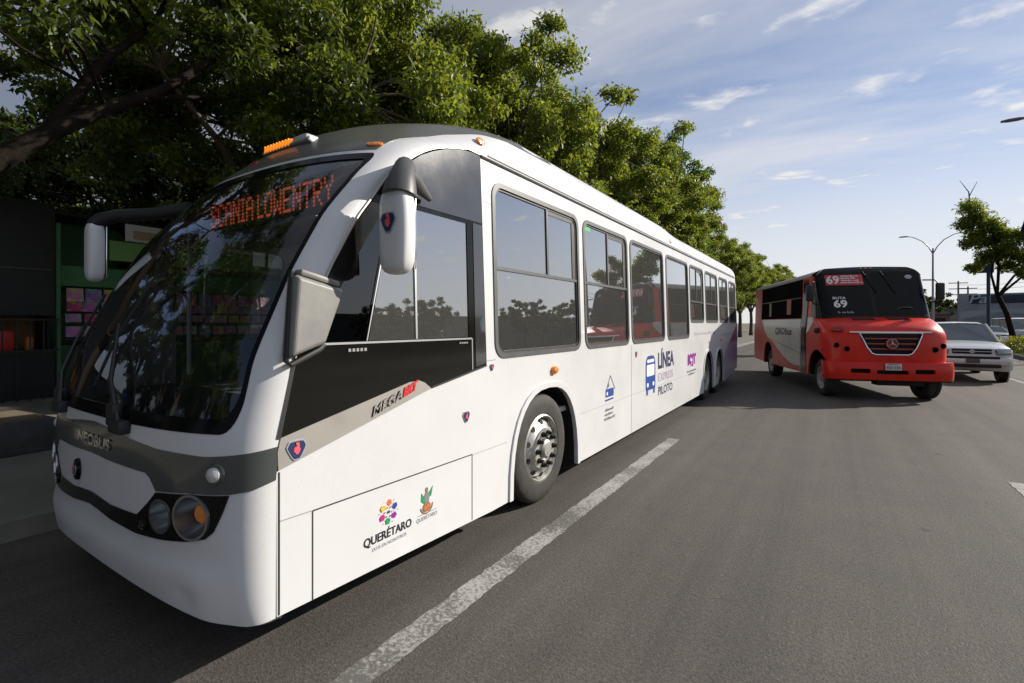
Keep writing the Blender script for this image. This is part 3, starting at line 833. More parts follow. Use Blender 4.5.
# windows, camera side: rubber frame, mid rail, divider; the pane under it
for f, sg in ((side, 1), (lside, -1)):
    for a, b, c, d, bar, dv in WINS:
        mb = MB(); o = rrect(a, c, b, d, .13); i = rrect(a + .042, c + .042, b - .042, d - .042, .10)
        patch(mb, o, [i], .2, f, .009, .045, grid=False, sign=sg)
        if sg > 0:
            o2 = rrect(a + .044, c + .044, b - .044, d - .044, .10); i2 = rrect(a + .062, c + .062, b - .062, d - .062, .085)
            patch(mb, o2, [i2], .3, f, -.004, .02, grid=False, mi=1)
            if bar:
                patch(mb, [(a + .05, bar - .015), (b - .05, bar - .015), (b - .05, bar + .015), (a + .05, bar + .015)], [], .4, f, -.002, .02, grid=False, mi=2)
                yd = a + (b - a) * dv
                patch(mb, [(yd - .018, bar + .02), (yd + .018, bar + .02), (yd + .018, d - .06), (yd - .018, d - .06)], [], .4, f, -.004, .02, grid=False, mi=2)
                patch(mb, [(b - .14, bar + .02), (b - .06, bar + .02), (b - .06, d - .08), (b - .14, d - .08)], [], .4, f, -.010, .02, grid=False, mi=1)
                patch(mb, [(yd, d - .105), (b - .06, d - .105), (b - .06, d - .062), (yd, d - .062)], [], .4, f, -.010, .02, grid=False, mi=1)
        fr = mb.build('window', [M['frame_grey'], M['rubber'], M['bar_grey']], wbus, BL, fix=False)
        mb = MB(); patch(mb, i, [], .5, f, -.016, 0, grid=False, sign=sg); mb.build('pane', M['glass_bus'], fr, fix=False)
mb = MB(); patch(mb, rrect(1.95, .5, 2.95, 2.45, .08), [], .5, lside, -.01, 0, grid=False, sign=-1); mb.build('door_glass', M['glass_clear'], wbus, BL, fix=False)
mb = MB(); patch(mb, rrect(5.06, 2.80, 5.24, 2.86, .01), [], .3, side, -.013, .002, grid=False); mb.build('exit_sticker', mat('green_sticker', (.02, .45, .12), .4), wbus, BL, fix=False)
# driver's glazing: dark panel with an opening, smoked top panel, panes, sills
archl = [(3.0, 3.068), (2.902, 3.058), (2.79, 3.034), (2.672, 2.998), (2.54, 2.944), (2.415, 2.880), (2.236, 2.752), (2.133, 2.66), (1.876, 2.34), (1.685, 2.02), (1.466, 1.54)]
OPEN = [(1.575, 1.635), (2.90, 1.635), (2.90, 2.50), (2.165, 2.50), (2.02, 2.36), (1.86, 2.12), (1.70, 1.86)]
mb = MB(); patch(mb, GLASSB + [(3.090, 3.070)] + archl, [OPEN], .09, side, .002, .03); mb.build('driver_side_panel', M['black_panel'], wbus, BL, fix=False)
mb = MB()
patch(mb, [(2.23, 2.53), (3.088, 2.53), (3.088, 3.064)] + archl[:8] + [(2.135, 2.64)] , [], .08, side, .006, .003)
patch(mb, [(2.975, 1.40), (3.115, 1.424), (3.09, 2.515), (2.975, 2.515)], [], .1, side, .006, .003)
mb.build('smoked_panel', M['smoke_panel'], wbus, BL, fix=False)
mb = MB(); patch(mb, [(1.56, 1.62), (1.945, 1.62), (2.165, 2.51), (2.02, 2.37), (1.86, 2.13), (1.69, 1.86)], [], .3, side, -.012, 0, grid=False); mb.build('quarter_glass', glass_mat('quarter_glass', (.16, .18, .18), .01), wbus, BL, fix=False)
for q in ([(1.945, 1.62), (2.345, 1.62), (2.345, 2.51), (2.165, 2.51)], [(2.345, 1.62), (2.91, 1.62), (2.91, 2.51), (2.345, 2.51)]):
    mb = MB(); patch(mb, q, [], .4, side, -.008 if q[0][0] < 2 else -.004, 0, grid=False); mb.build('sliding_window', M['glass_slide'], wbus, BL, fix=False)
mb = MB()
strip(mb, [(2.345, 1.635), (2.345, 2.50)], .016, sideo, .001); strip(mb, [(1.93, 1.635), (2.15, 2.50)], .008, sideo, .001)
strip(mb, [(1.545, 1.626), (2.93, 1.622)], .012, sideo, .006); strip(mb, [(2.935, 1.385), (2.935, 1.622)], .012, sideo, .006)
mb.build('window_trim', M['alu'], wbus, BL, smooth=0, fix=False)
mb = MB()
strip(mb, [(1.375, 1.165), (1.46, 1.54)], .020, sideo, .005); mb.build('glass_edge_seal', M['rubber'], wbus, BL, smooth=0, fix=False)
mb = MB(); strip(mb, [(2.48, 1.297), (3.12, 1.402)], .014, sideo, .004)
mb.build('glass_edge_seal', M['rubber'], wbus, BL, smooth=0, fix=False)
mb = MB(); mb.tube([sideo(YS(z) + .002, z, .006) for z in np.linspace(1.56, 3.062, 60)], .0075, 6); mb.build('arch_moulding', M['silver'], wbus, BL)
# silver wedge with the model lettering
wedge = WEDGE_LOW + [(2.41, 1.338), (2.36, 1.357), (2.27, 1.355), (1.385, 1.168), (1.368, 1.10)]
mb = MB(); patch(mb, [(1.372, 1.008)] + wedge[1:], [], .09, side, .006, .004); mb.build('silver_wedge', M['silver'], wbus, BL, fix=False)
emblem(wbus, 'emblem', 1.468, 1.098, .056, lambda a, b, o: sideo(a, b, .007 + o)).location = BL
for y, z, r in ((2.859, 1.04, .045), (3.189, 1.384, .030), (6.709, 1.30, .046)):
    emblem(wbus, 'emblem', y, z, r, lambda a, b, o: sideo(a, b, .002 + o), sx=.9).location = BL
slope = .335
mb = MB(); put_text(mb, 'MEGA', (1.955, 0, 2.195, .062), lambda a, b: sideo(a, 1.178 + (a - 1.955) * slope + b, .012), bold=.03, shear=.25); mb.build('model_lettering', M['t_black'], wbus, BL, smooth=0)
mb = MB(); put_text(mb, 'MEGA', (1.959, 0, 2.197, .058), lambda a, b: sideo(a, 1.180 + (a - 1.955) * slope + b, .0145), bold=-.004, shear=.25); mb.build('model_lettering', M['silver'], wbus, BL, smooth=0)
mb = MB(); put_text(mb, 'BRT', (2.205, 0, 2.325, .060), lambda a, b: sideo(a, 1.178 + (a - 1.955) * slope + b, .0125), bold=.06, shear=.25); mb.build('model_lettering', M['t_red'], wbus, BL, smooth=0)
mb = MB()
for k in range(5): mb.box((sideo(1.80 + k * .028, 1.585, .006)), (.004, .018, .018))
for k in range(4): mb.box((sideo(2.79 + k * .026, 1.592, .006)), (.003, .018, .012))
mb.build('data_plate', M['alu'], wbus, BL)
# side lettering and symbols
def T(txt, box, m, bold=.02, name='lettering'):
    mb = MB(); put_text(mb, txt, box, lambda a, b: sideo(a, b, .0025), bold=bold); return mb.build(name, M[m], wbus, BL, smooth=0)
def shape(name, polys, mats, off=.0025):
    mb = MB()
    for pts, mi in polys:
        if len(pts) > 0: mb.add([sideo(a, b, off + .0006 * mi) for a, b in pts], [tuple(range(len(pts)))], mi)
    return mb.build(name, [M[q] for q in mats], wbus, BL, smooth=0)
T('QUERÉTARO', (1.90, .405, 2.29, .482), 't_black', .022)
T('ESTÁ EN NOSOTROS', (1.965, .372, 2.245, .398), 't_grey', 0)
fl = []; mats = ['t_orange', 't_blue', 't_purple', 't_green', 't_magenta', 't_yellow', 't_black', 't_red', 't_ltblue']
for k in range(6):
    a = R(84 - 60 * k); u = Vector((math.cos(a), math.sin(a))); v = Vector((-u.y, u.x)); c = Vector((2.092, .572))
    fl.append(([c + u * .034, c + u * .047 + v * -.021, c + u * .072 + v * -.014, c + u * .076 + v * .010, c + u * .052 + v * .021], k))
    a2 = a - R(30); u2 = Vector((math.cos(a2), math.sin(a2)))
    fl.append(([c + u2 * .032 + Vector(p) * .007 for p in ((0, -1), (1, 0), (0, 1), (-1, 0))], [7, 8, 2, 3, 4, 7][k]))
    fl.append(([c + u2 * .075 + Vector(p) * .004 for p in ((0, -1), (1, 0), (0, 1), (-1, 0))], [0, 1, 2, 3, 4, 5][k]))
fl.append(([Vector((2.092, .572)) + Vector(p) * .010 for p in ((0, -1.2), (1, 0), (0, 1.2), (-1, 0))], 6))
shape('flower_logo', fl, mats)
cx, cz = 2.432, .540
co = [([(cx - .055, cz + .005), (cx - .025, cz - .02), (cx - .02, cz + .02), (cx - .05, cz + .06)], 0), ([(cx + .02, cz + .01), (cx + .045, cz + .02), (cx + .062, cz + .085), (cx + .025, cz + .05)], 0),
      ([(cx - .02, cz - .03), (cx + .02, cz - .03), (cx + .025, cz + .03), (cx + .012, cz + .055), (cx - .012, cz + .055), (cx - .025, cz + .03)], 1),
      (ell(cx, cz + .070, .012, .018, 12), 2), (ell(cx, cz - .045, .038, .032, 16), 2), (ell(cx - .012, cz - .05, .012, .014, 10), 3), (ell(cx + .012, cz - .04, .012, .014, 10), 3)]
arc = [(cx + .062 * math.cos(R(a)), cz - .03 + .062 * math.sin(R(a))) for a in range(190, 361, 10)]; arc2 = [(cx + .053 * math.cos(R(a)), cz - .03 + .052 * math.sin(R(a))) for a in range(360, 189, -10)]
for i in range(len(arc) - 1): co.append(([arc[i], arc[i + 1], arc2[-2 - i], arc2[-1 - i]], 2))
shape('coat_of_arms', co, ['t_green', 't_grey', 't_brown', 't_orange'])
T('QUERÉTARO', (2.335, .408, 2.535, .446), 't_grey', 0); shape('rule', [([(2.345, .452), (2.53, .452), (2.53, .456), (2.345, .456)], 0)], ['t_grey'])
T('LÍNEA', (7.77, 1.00, 8.72, 1.33), 't_navy', .035); T('EXPRESS', (7.79, .80, 8.66, .93), 't_lilac', .0); T('PILOTO', (7.78, .575, 8.62, .715), 't_navy', .015)
y0, y1 = 7.14, 7.62
bi = [(rrect(y0, .72, y1, 1.24, [.04, .14, .14, .04]), 0), (rrect(y0 + .07, 1.135, y1 - .07, 1.185, .02), 1), (rrect(y0 + .05, .93, y1 - .05, 1.105, .02), 1), (ell(y0 + .10, .80, .045, .035, 14), 1), (ell(y1 - .10, .80, .045, .035, 14), 1),
      ([(y0 + .03, .65), (y0 + .11, .65), (y0 + .11, .722), (y0 + .03, .722)], 0), ([(y1 - .11, .65), (y1 - .03, .65), (y1 - .03, .722), (y1 - .11, .722)], 0)]
shape('bus_symbol', bi, ['t_blue', 't_white'])
ti = [(rrect(5.585, .825, 5.85, .925, .015), 0), (ell(5.635, .868, .022, .024, 12), 1), ([(5.57, .778), (5.84, .782), (5.84, .802), (5.57, .798)], 0)]
ol = [(5.62, .93), (5.74, 1.085), (5.90, .90)]
for i in range(2):
    a, b = Vector(ol[i]), Vector(ol[i + 1]); d = (b - a).normalized(); nn = Vector((-d.y, d.x)) * .006; ti.append(([a - nn, b - nn, b + nn, a + nn], 2))
ti.append(([(5.63, .93), (5.70, .95), (5.69, 1.0), (5.655, .985)], 2))
shape('ticket_symbol', ti, ['t_blue', 't_white', 't_grey'])
def words(name, a0, a1, z, h, m, seed, fn=sideo):
    rr = random.Random(seed); mb = MB(); a = a0; k = (a1 - a0)
    while a < a1 - h * .5:
        L = min(a1 - a, h * rr.uniform(1.2, 3.6))
        x = a
        while x < a + L - h * .2:
            wd = h * rr.uniform(.35, .55); hh = h * rr.choice((.65, .65, .7, 1.0))
            mb.add([fn(x, z, .0025), fn(x + wd, z, .0025), fn(x + wd, z + hh, .0025), fn(x, z + hh, .0025)], [(0, 1, 2, 3)]); x += wd + h * .16
        a += L + h * .45
    return mb
for z, w0, w1, sd in ((.655, 5.57, 5.84, 1), (.60, 5.56, 5.84, 2), (.545, 5.545, 5.90, 3)):
    words('lettering', w0, w1, z, .034, 't_grey', sd).build('lettering', M['t_grey'], wbus, BL, smooth=0)
T('IQT', (9.72, .875, 10.42, 1.13), 't_purple', .09, 'operator_logo')
shape('operator_logo', [(ell(10.05, 1.00, .05, .03, 12), 0), (ell(10.15, .895, .04, .025, 12), 1)], ['t_white', 't_pink'], .004)
for z, a, b, sd in ((.775, 9.66, 10.42, 4), (.715, 9.78, 10.30, 5)): words('lettering', a, b, z, .04, 't_grey', sd).build('lettering', M['t_grey'], wbus, BL, smooth=0)
words('lettering', 10.26, 12.5, 1.49, .07, 't_lilac', 6).build('lettering', mat('faded_lilac', (.50, .49, .56), .5), wbus, BL, smooth=0)
words('lettering', 12.85, 14.4, 1.415, .06, 't_lilac', 7).build('lettering', mat('faded_white', (.62, .60, .62), .5), wbus, BL, smooth=0)
mb = MB(); patch(mb, [(15.80, .435), (15.835, 1.6), (15.83, 1.75), (14.2, 1.13), (13.74, .94), (13.66, .72), (13.66, .275), (13.80, .285)], [], .15, side, .003, .002); vp = mb.build('lilac_corner', M['violet'], wbus, BL, fix=False)
mb = MB(); patch(mb, [(15.82, 1.22), (15.822, 1.70), (15.0, 1.42), (14.55, 1.22)], [], .15, side, .006, .002); mb.build('purple_flash', mat('purple_vinyl', (.20, .07, .17), .4), wbus, BL, fix=False)
# lamps on the side and roof
def dome(name, c, n, r, h, m, parent=wbus, sq=1.0):
    n = Vector(n).normalized(); x = Vector((0, 0, 1)).cross(n)
    x = x.normalized() if x.length > 1e-3 else Vector((1, 0, 0)); y = n.cross(x)
    b = MB(); b.lathe([(r * 1.12, -.004), (r * 1.1, .006), (r, .008), (r * .92, h * .6), (r * .6, h * .92), (.001, h)], axis='z', n=20)
    mm = Matrix((x, y, n)).transposed().to_4x4(); mm.translation = Vector(c)
    b.v = [(q[0] * sq, q[1], q[2]) for q in b.v]
    d = MB(); tadd(d, b, mm); return d.build(name, M[m], parent, BL)
dome('side_indicator', sideo(4.245, 1.274, 0), (1, 0, 0), .042, .045, 'amber', sq=1.3)
for y in (11.74, 13.22): dome('side_marker', sideo(y, 1.312, 0), (1, 0, 0), .025, .02, 'red_lens', sq=1.4)
for y, z in ((3.12, 3.20), (8.70, 3.19)): dome('roof_marker', sideo(y, z, 0), (1, 0, .35), .030, .014, 'amber', sq=1.6)
for t in (56.3, -56.3):
    p, n = capo(t / 50, 2.918, .006); dome('roof_marker', p, n, .03, .012, 'amber', sq=1.7)
for t in (-8,):
    p, n = capo(t / 50, 2.98, .006); dome('roof_marker', p, n, .03, .012, 'red_lens', sq=1.7)
# amber beacon bar on the front of the roof
mb = MB(); mb.box((.04, 2.24, 3.085), (.62, .15, .04), rot=(R(-22), 0, 0), bev=.012); lb_ = mb.build('beacon_bar', M['alu'], wbus, BL)
mb = MB(); mb.box((-.06, 2.23, 3.125), (.37, .12, .07), bev=.022)
for k in range(9): mb.box((-.22 + k * .04, 2.168, 3.125), (.009, .009, .055))
mb.build('amber_lens', M['amber_on'], lb_)
mb = MB(); mb.box((.225, 2.23, 3.125), (.19, .12, .07), bev=.022); mb.build('clear_lens', M['clear_lens'], lb_)
mb = MB(); mb.lathe([(.13, 3.42), (.13, 3.47), (.11, 3.60), (.06, 3.63), (.001, 3.635)], c=(.55, 13.6, 0), axis='z', n=18); mb.build('red_beacon', M['red_lens'], wbus, BL)
# grey housing on the driver's pillar
bp = [(1.44, 1.985), (1.725, 1.925), (1.60, 1.63), (1.40, 1.565)]
mb = MB()
A = [Vector(sideo(y, z, -.02)) for y, z in bp]
cc = sum(A, Vector()) / 4
Bq = [Vector((p.x + .075, p.y, p.z)) for p in A]
Cq = [cc + (p - cc) * .93 + Vector((.098, 0, 0)) for p in A]
mb.loft([A, Bq, Cq], caps=(True, True))
bx = mb.build('pillar_box', M['grey_plastic'], wbus, BL, smooth=0)
bv = bx.modifiers.new('bevel', 'BEVEL'); bv.width = .014; bv.segments = 3
mb = MB(); mb.tube([sideo(1.445, 2.00, .02), sideo(1.395, 1.55, .035), sideo(1.41, 1.53, .05), sideo(1.575, 1.60, .05), sideo(1.62, 1.62, .02)], .015, 8); mb.build('box_gasket', M['rubber'], bx)
mb = MB(); mb.box(sideo(1.585, 1.975, .03), (.07, .24, .035), rot=(R(-12), 0, 0), bev=.012); mb.build('box_cap', M['grey_plastic'], bx)
# mirrors
def mirror(sx, c, size, arm, rad, tail=None):
    mb = MB()
    # tapered rounded housing by stacked superellipse rings
    rings = []
    for k in range(17):
        t = .5 - .5 * math.cos(math.pi * k / 16); e = (1 - abs(2 * t - 1) ** 9) ** (1 / 2.4); z = c[2] - size[2] / 2 + size[2] * t
        wx = size[0] / 2 * (e if 0 < k < 16 else .05) * (.90 + .12 * math.sin(math.pi * min(1, t * 1.0))); wy = size[1] / 2 * (e if 0 < k < 16 else .05)
        ring = []
        for j in range(28):
            a = 2 * math.pi * j / 28; n_ = 3.4
            ring.append((c[0] + sx * wx * math.copysign(abs(math.cos(a)) ** (2 / n_), math.cos(a)), c[1] + wy * math.copysign(abs(math.sin(a)) ** (2 / n_), math.sin(a)), z))
        rings.append(ring)
    mb.loft(rings, caps=(True, True))
    h = mb.build('mirror', M['white_plain'], wbus, BL, smooth=60)
    mb = MB(); mb.tube(arm, rad, 14)
    if tail: mb.tube(tail[0], tail[1], 12)
    mb.build('mirror_arm', mat('mirror_arm_grey', (.075, .075, .075), .45) if sx > 0 else M['dark_plastic'], h, smooth=60)
    mb = MB(); mb.box((c[0], c[1] + size[1] / 2 + .004, c[2]), (size[0] * .74, .010, size[2] * .86), bev=.004); mb.build('mirror_glass', M['chrome'], h)
    return h
mr = mirror(1, (1.495, 1.96, 2.265), (.215, .13, .50), [(1.515, 1.96, 2.47), (1.515, 1.97, 2.53), (1.50, 2.0, 2.60), (1.455, 2.06, 2.665), (1.36, 2.16, 2.70), (1.22, 2.30, 2.73)], [.100, .088, .070, .062, .058, .07],
            ([(1.42, 2.05, 2.66), (1.38, 2.2, 2.635), (1.30, 2.44, 2.58)], [.05, .055, .02]))
emblem(mr, 'emblem', 1.495, 2.31, .064, lambda a, b, o: (a, 1.96 - .066 - o, b), sx=.95)
mirror(-1, (-1.535, 1.47, 2.33), (.15, .12, .50), [(-1.535, 1.47, 2.55), (-1.50, 1.50, 2.60), (-1.40, 1.58, 2.635), (-1.15, 1.78, 2.66), (-.92, 1.93, 2.70)], [.060, .055, .05, .05, .06])
# wipers
def wiper(s, z, s2, z2):
    mb = MB(); p0 = capt(s, z, .03)
    mb.box(capt(s, z - .005, .025), (.15, .06, .07), bev=.012); mb.box(capt(s - .10, z + .045, .022), (.10, .05, .12), bev=.01)
    mb.tube([p0, capt(s + (s2 - s) * .4, z + (z2 - z) * .4, .055), capt(s2, z2, .035)], [.016, .012, .009], 6)
    mb.tube([capt(s2 + (s2 - s) * .0 + .02 * k, z2 - .36 + .12 * k, .022) for k in range(6)], .009, 6)
    return mb.build('wiper', M['dark_plastic'], wbus, BL)
wiper(.40, 1.19, -.10, 1.72); wiper(-.62, 1.20, -.98, 1.70)
# destination sign with LED dots
mb = MB(); mb.box((0, 2.15, 2.665), (2.05, .04, .29), bev=.008); sg_ = mb.build('destination_sign', M['black_panel'], wbus, BL)
F5 = {'S': '01110 10001 10000 01110 00001 10001 01110', 'C': '01110 10001 10000 10000 10000 10001 01110', 'A': '01110 10001 10001 11111 10001 10001 10001', 'N': '10001 11001 10101 10101 10011 10001 10001',
      'I': '111 010 010 010 010 010 111', 'L': '1000 1000 1000 1000 1000 1000 1111', 'O': '01110 10001 10001 10001 10001 10001 01110', 'W': '10001 10001 10001 10101 10101 11011 10001', 'E': '11111 10000 10000 11110 10000 10000 11111',
      'T': '11111 00100 00100 00100 00100 00100 00100', 'R': '11110 10001 10001 11110 10100 10010 10001', 'Y': '10001 10001 01010 00100 00100 00100 00100', ' ': '0 0 0 0 0 0 0'}
mb = MB(); x = -1.0; px_ = .0208; pz = .0285
for ch in 'SCANIA LOWENTRY':
    rows = F5[ch].split()
    for r_, row in enumerate(rows):
        for c_, bit in enumerate(row):
            if bit == '1': mb.box((x + c_ * px_, 2.1275, 2.755 - r_ * pz), (.0165, .004, .019))
    x += (len(rows[0]) + 1) * px_
mb.build('led_lettering', emit_mat('led_orange', (1.0, .13, .05), .32), sg_)
mb = MB(); mb.box((0, 2.32, 2.44), (1.9, .4, .05), bev=.02); mb.box((0, 2.75, 2.86), (2.0, .5, .04)); mb.build('header_shelf', M['interior_dark'], wbus, BL)
# bottles on the dashboard
def bottle(name, label, loc, rot, cap_m):
    mb = MB(); mb.lathe([(.001, 0), (.03, .002), (.034, .015), (.031, .06), (.034, .10), (.034, .14), (.026, .17), (.013, .19), (.013, .205)], axis='z', n=18, mis=[0, 0, 0, 1, 1, 0, 0, 0])
    o = mb.build(name, [M['clear_lens'], M['t_ltblue']], None)
    o.location = loc; o.rotation_euler = rot; tag(o, label, 'bottle')
    c = MB(); c.lathe([(.016, .20), (.016, .222), (.001, .223)], axis='z', n=14); c.build('bottle_cap', M[cap_m], o)
p1 = Vector(hitp) if False else None
bottle('water_bottle', 'water bottle lying on the white bus dashboard near the wiper', (-3.56 + .50, 1.24, 1.245), (R(90), R(8), R(75)), 't_white')
bottle('water_bottle', 'pale bottle leaning at the far left end of the white bus dashboard', (-3.56 - .20, 1.24, 1.21), (R(10), R(25), R(10)), 't_white')

# ================================================================== the red and white bus pulling out behind it
RB_O, RB_YAW = (0.928, 14.23, 0), 0.3244
rbus = thing('bus', 'red and white bus with black windscreen and route 69, angled out into the road', 'bus', RB_O, RB_YAW)
RW = 1.225
# nose: y by height at the middle and at the side
RN0 = ([.80, .95, 1.30, 1.50, 1.60, 1.68, 1.76, 1.83, 1.88, 1.90], [-.76, -.775, -.77, -.745, -.70, -.62, -.47, -.28, -.09, .02])
def rn0(z): return float(np.interp(z, *RN0))
def rns(z): return -.12 if z < 1.5 else -.12 + (z - 1.5) / .4 * .62
def rcap(a, z):
    t = R(max(-90, min(90, a * 50))); q = math.copysign(abs(math.sin(t)) ** (2 / 3.2), t); g = 1 - max(0, math.cos(t)) ** (2 / 3.2)
    w = RW - max(0, z - 1.45) * .10
    return (w * q, rn0(z) + (rns(z) - rn0(z)) * g, z)
def rcapo(a, z, off):
    e = 2e-3; p = Vector(rcap(a, z)); n = (Vector(rcap(a + e, z)) - Vector(rcap(a - e, z))).cross(Vector(rcap(a, z + e)) - Vector(rcap(a, z - e)))
    return p + n.normalized() * off
def rt(x, z, off=.006):               # across metres -> nose
    q = min(.999, abs(x) / (RW - max(0, z - 1.45) * .10)); t = math.degrees(math.asin(q ** 1.6)) * (1 if x >= 0 else -1)
    return rcapo(t / 50, z, off)
AR, AZ = .60, .50                     # front wheel arch: radius and centre height
lowr = []
for t in range(0, 91, 3):
    y = rcap(t / 50, .84)[1]
    z = .80
    if y > -AR: z = max(z, AZ + math.sqrt(max(0, AR * AR - y * y)))
    lowr.append((t / 50, z))
out_ = [(-a, z) for a, z in lowr[::-1]][:-1] + lowr + [(1.8, 1.895), (-1.8, 1.895)]
grille = [(-.50, 1.515), (.70 - .02, 1.515), (.43, 1.04), (-.28, 1.04)]
def xz2a(x, z):
    q = min(.999, abs(x) / (RW - max(0, z - 1.45) * .10)); return math.degrees(math.asin(q ** 1.6)) * (1 if x >= 0 else -1) / 50
gc = .09
GR = [(gc - .60, 1.515), (gc + .60, 1.515), (gc + .50, 1.24), (gc + .38, 1.075), (gc + .30, 1.045), (gc - .30, 1.045), (gc - .38, 1.075), (gc - .50, 1.24)]
gc = 0.0
GR = [(-.60, 1.045 + .47), (.60, 1.515), (.47, 1.20), (.38, 1.07), (.31, 1.04), (-.31, 1.04), (-.38, 1.07), (-.47, 1.20)]
GRa = [(xz2a(x, z), z) for x, z in densify(GR, .08)]
RLAMPS = [(s * x, z) for s in (1, -1) for x, z in ((.84, 1.155), (1.02, 1.235))]
lh = []
for x, z in RLAMPS:
    a0 = xz2a(x, z); da = abs(xz2a(x + .02, z) - a0) / .02
    lh.append([(a0 + da * .055 * math.cos(2 * math.pi * k / 16), z + .055 * math.sin(2 * math.pi * k / 16)) for k in range(16)])
VENT = [[(xz2a(x, z), z) for x, z in ((s * .60, 1.80), (s * .12, 1.80), (s * .12, 1.868), (s * .54, 1.868))] for s in (1, -1)]
mb = MB(); patch(mb, out_, [GRa] + lh + VENT, .07, rcap, 0, .03); mb.build('bonnet', M['red'], rbus, fix=False, smooth=40)
for v in VENT:
    mb = MB(); patch(mb, v, [], .1, rcap, -.02, 0); mb.build('bonnet_vent', M['dark'], rbus, fix=False)
mb = MB(); mb.poly([(x, -.70, z) for x, z in GR], (0, .05, 0)); gb = mb.build('grille', M['dark'], rbus)
mb = MB(); pts = GR + [GR[0]]
mb.tube([rt(x, z, .008) for x, z in densify(GR, .1)] + [rt(*GR[0], .008)], .018, 6)
mb.tube([rt(x, 1.525, .014) for x in np.linspace(-.78, .78, 14)], .020, 6)
mb.build('grille_frame', M['chrome'], gb)
for z in (1.16, 1.275, 1.39):
    wdt = .36 + (z - 1.04) * .42
    mb = MB(); mb.tube([rt(x, z, -.012) for x in np.linspace(-wdt, wdt, 9)], .022, 6); mb.build('grille_bar', M['red_dark'], gb)
mb = MB(); mb.lathe([(.001, -.80), (.115, -.80), (.125, -.77), (.125, -.745)], c=(0, 0, 1.285), axis='y', n=28)
star = mb.build('badge', M['red_dark'], gb)
mb = MB(); mb.tube([(.105 * math.cos(2 * math.pi * k / 24), -.805, 1.285 + .105 * math.sin(2 * math.pi * k / 24)) for k in range(25)], .009, 5, caps=False)
for k in range(3):
    a = R(90 + 120 * k); mb.tube([(0, -.806, 1.285), (.1 * math.cos(a), -.804, 1.285 + .1 * math.sin(a))], [.020, .006], 5)
mb.build('star', mat('dull_chrome', (.5, .42, .42), .3, metal=.8), star)
for x, z in RLAMPS:
    p = rt(x, z, 0); b = MB(); b.lathe([(.066, -.012), (.062, -.02), (.052, -.01), (.045, .03), (.03, .05), (.001, .055)], axis='y', n=20, mis=[1, 1, 0, 0, 0])
    b.v = [(p.x + u, p.y + v * 1.0, p.z + w) for u, v, w in b.v]
    b.build('headlight', [M['glass_dark'], M['red_dark']], rbus)
# bumper with rounded ends, three openings
def rbm(a, z):
    t = R(max(-90, min(90, a * 50))); q = math.copysign(abs(math.sin(t)) ** (2 / 4), t); g = 1 - max(0, math.cos(t)) ** (2 / 4)
    bul = .03 * (1 - ((z - .67) / .2) ** 2)
    return ((RW + .03) * q, -.80 - bul + .42 * g, z)
def bx2a(x): return math.degrees(math.asin(min(.999, abs(x) / (RW + .03)) ** 2)) * (1 if x >= 0 else -1) / 50
slots = [[(bx2a(x), z) for x, z in densify(q, .05)] for q in (rrect(-.80, .625, -.42, .725, .03), rrect(.42, .625, .80, .725, .03), rrect(-.30, .61, .30, .70, .03))]
mb = MB(); patch(mb, [(-1.8, .476), (1.8, .476), (1.8, .868), (-1.8, .868)], slots, .07, rbm, 0, .05)
patch(mb, [(-1.8, .868), (1.8, .868), (1.8, .870), (-1.8, .870)], [], .07, rbm, 0, 0)
top = [Vector(rbm(t / 50, .87)) for t in range(-90, 91, 6)]; mb.loft([top, [p + Vector((-p.x * .12, .16, .0)) for p in top]], closed=False)
bot = [Vector(rbm(t / 50, .476)) for t in range(-90, 91, 6)]; mb.loft([[p + Vector((-p.x * .12, .16, .0)) for p in bot], bot], closed=False)
mb.build('bumper', M['red'], rbus, fix=False, smooth=40)
mb = MB(); mb.box((0, -.66, .67), (2.0, .04, .2)); mb.build('bumper_recess', M['dark'], rbus)
mb = MB(); mb.box((0, -.855, .775), (.31, .012, .15), bev=.004); pl_ = mb.build('number_plate', mat('plate_white', (.62, .56, .56), .4), rbus)
mb = MB(); rr = random.Random(4)
for k in range(7): mb.box((-.115 + k * .038, -.8625, .765), (.022, .002, .06)) if k != 3 else mb.box((-.115 + k * .038, -.8625, .765), (.018, .002, .012))
mb.box((0, -.8625, .832), (.2, .002, .016)); mb.build('plate_characters', M['t_grey'], pl_, smooth=0)
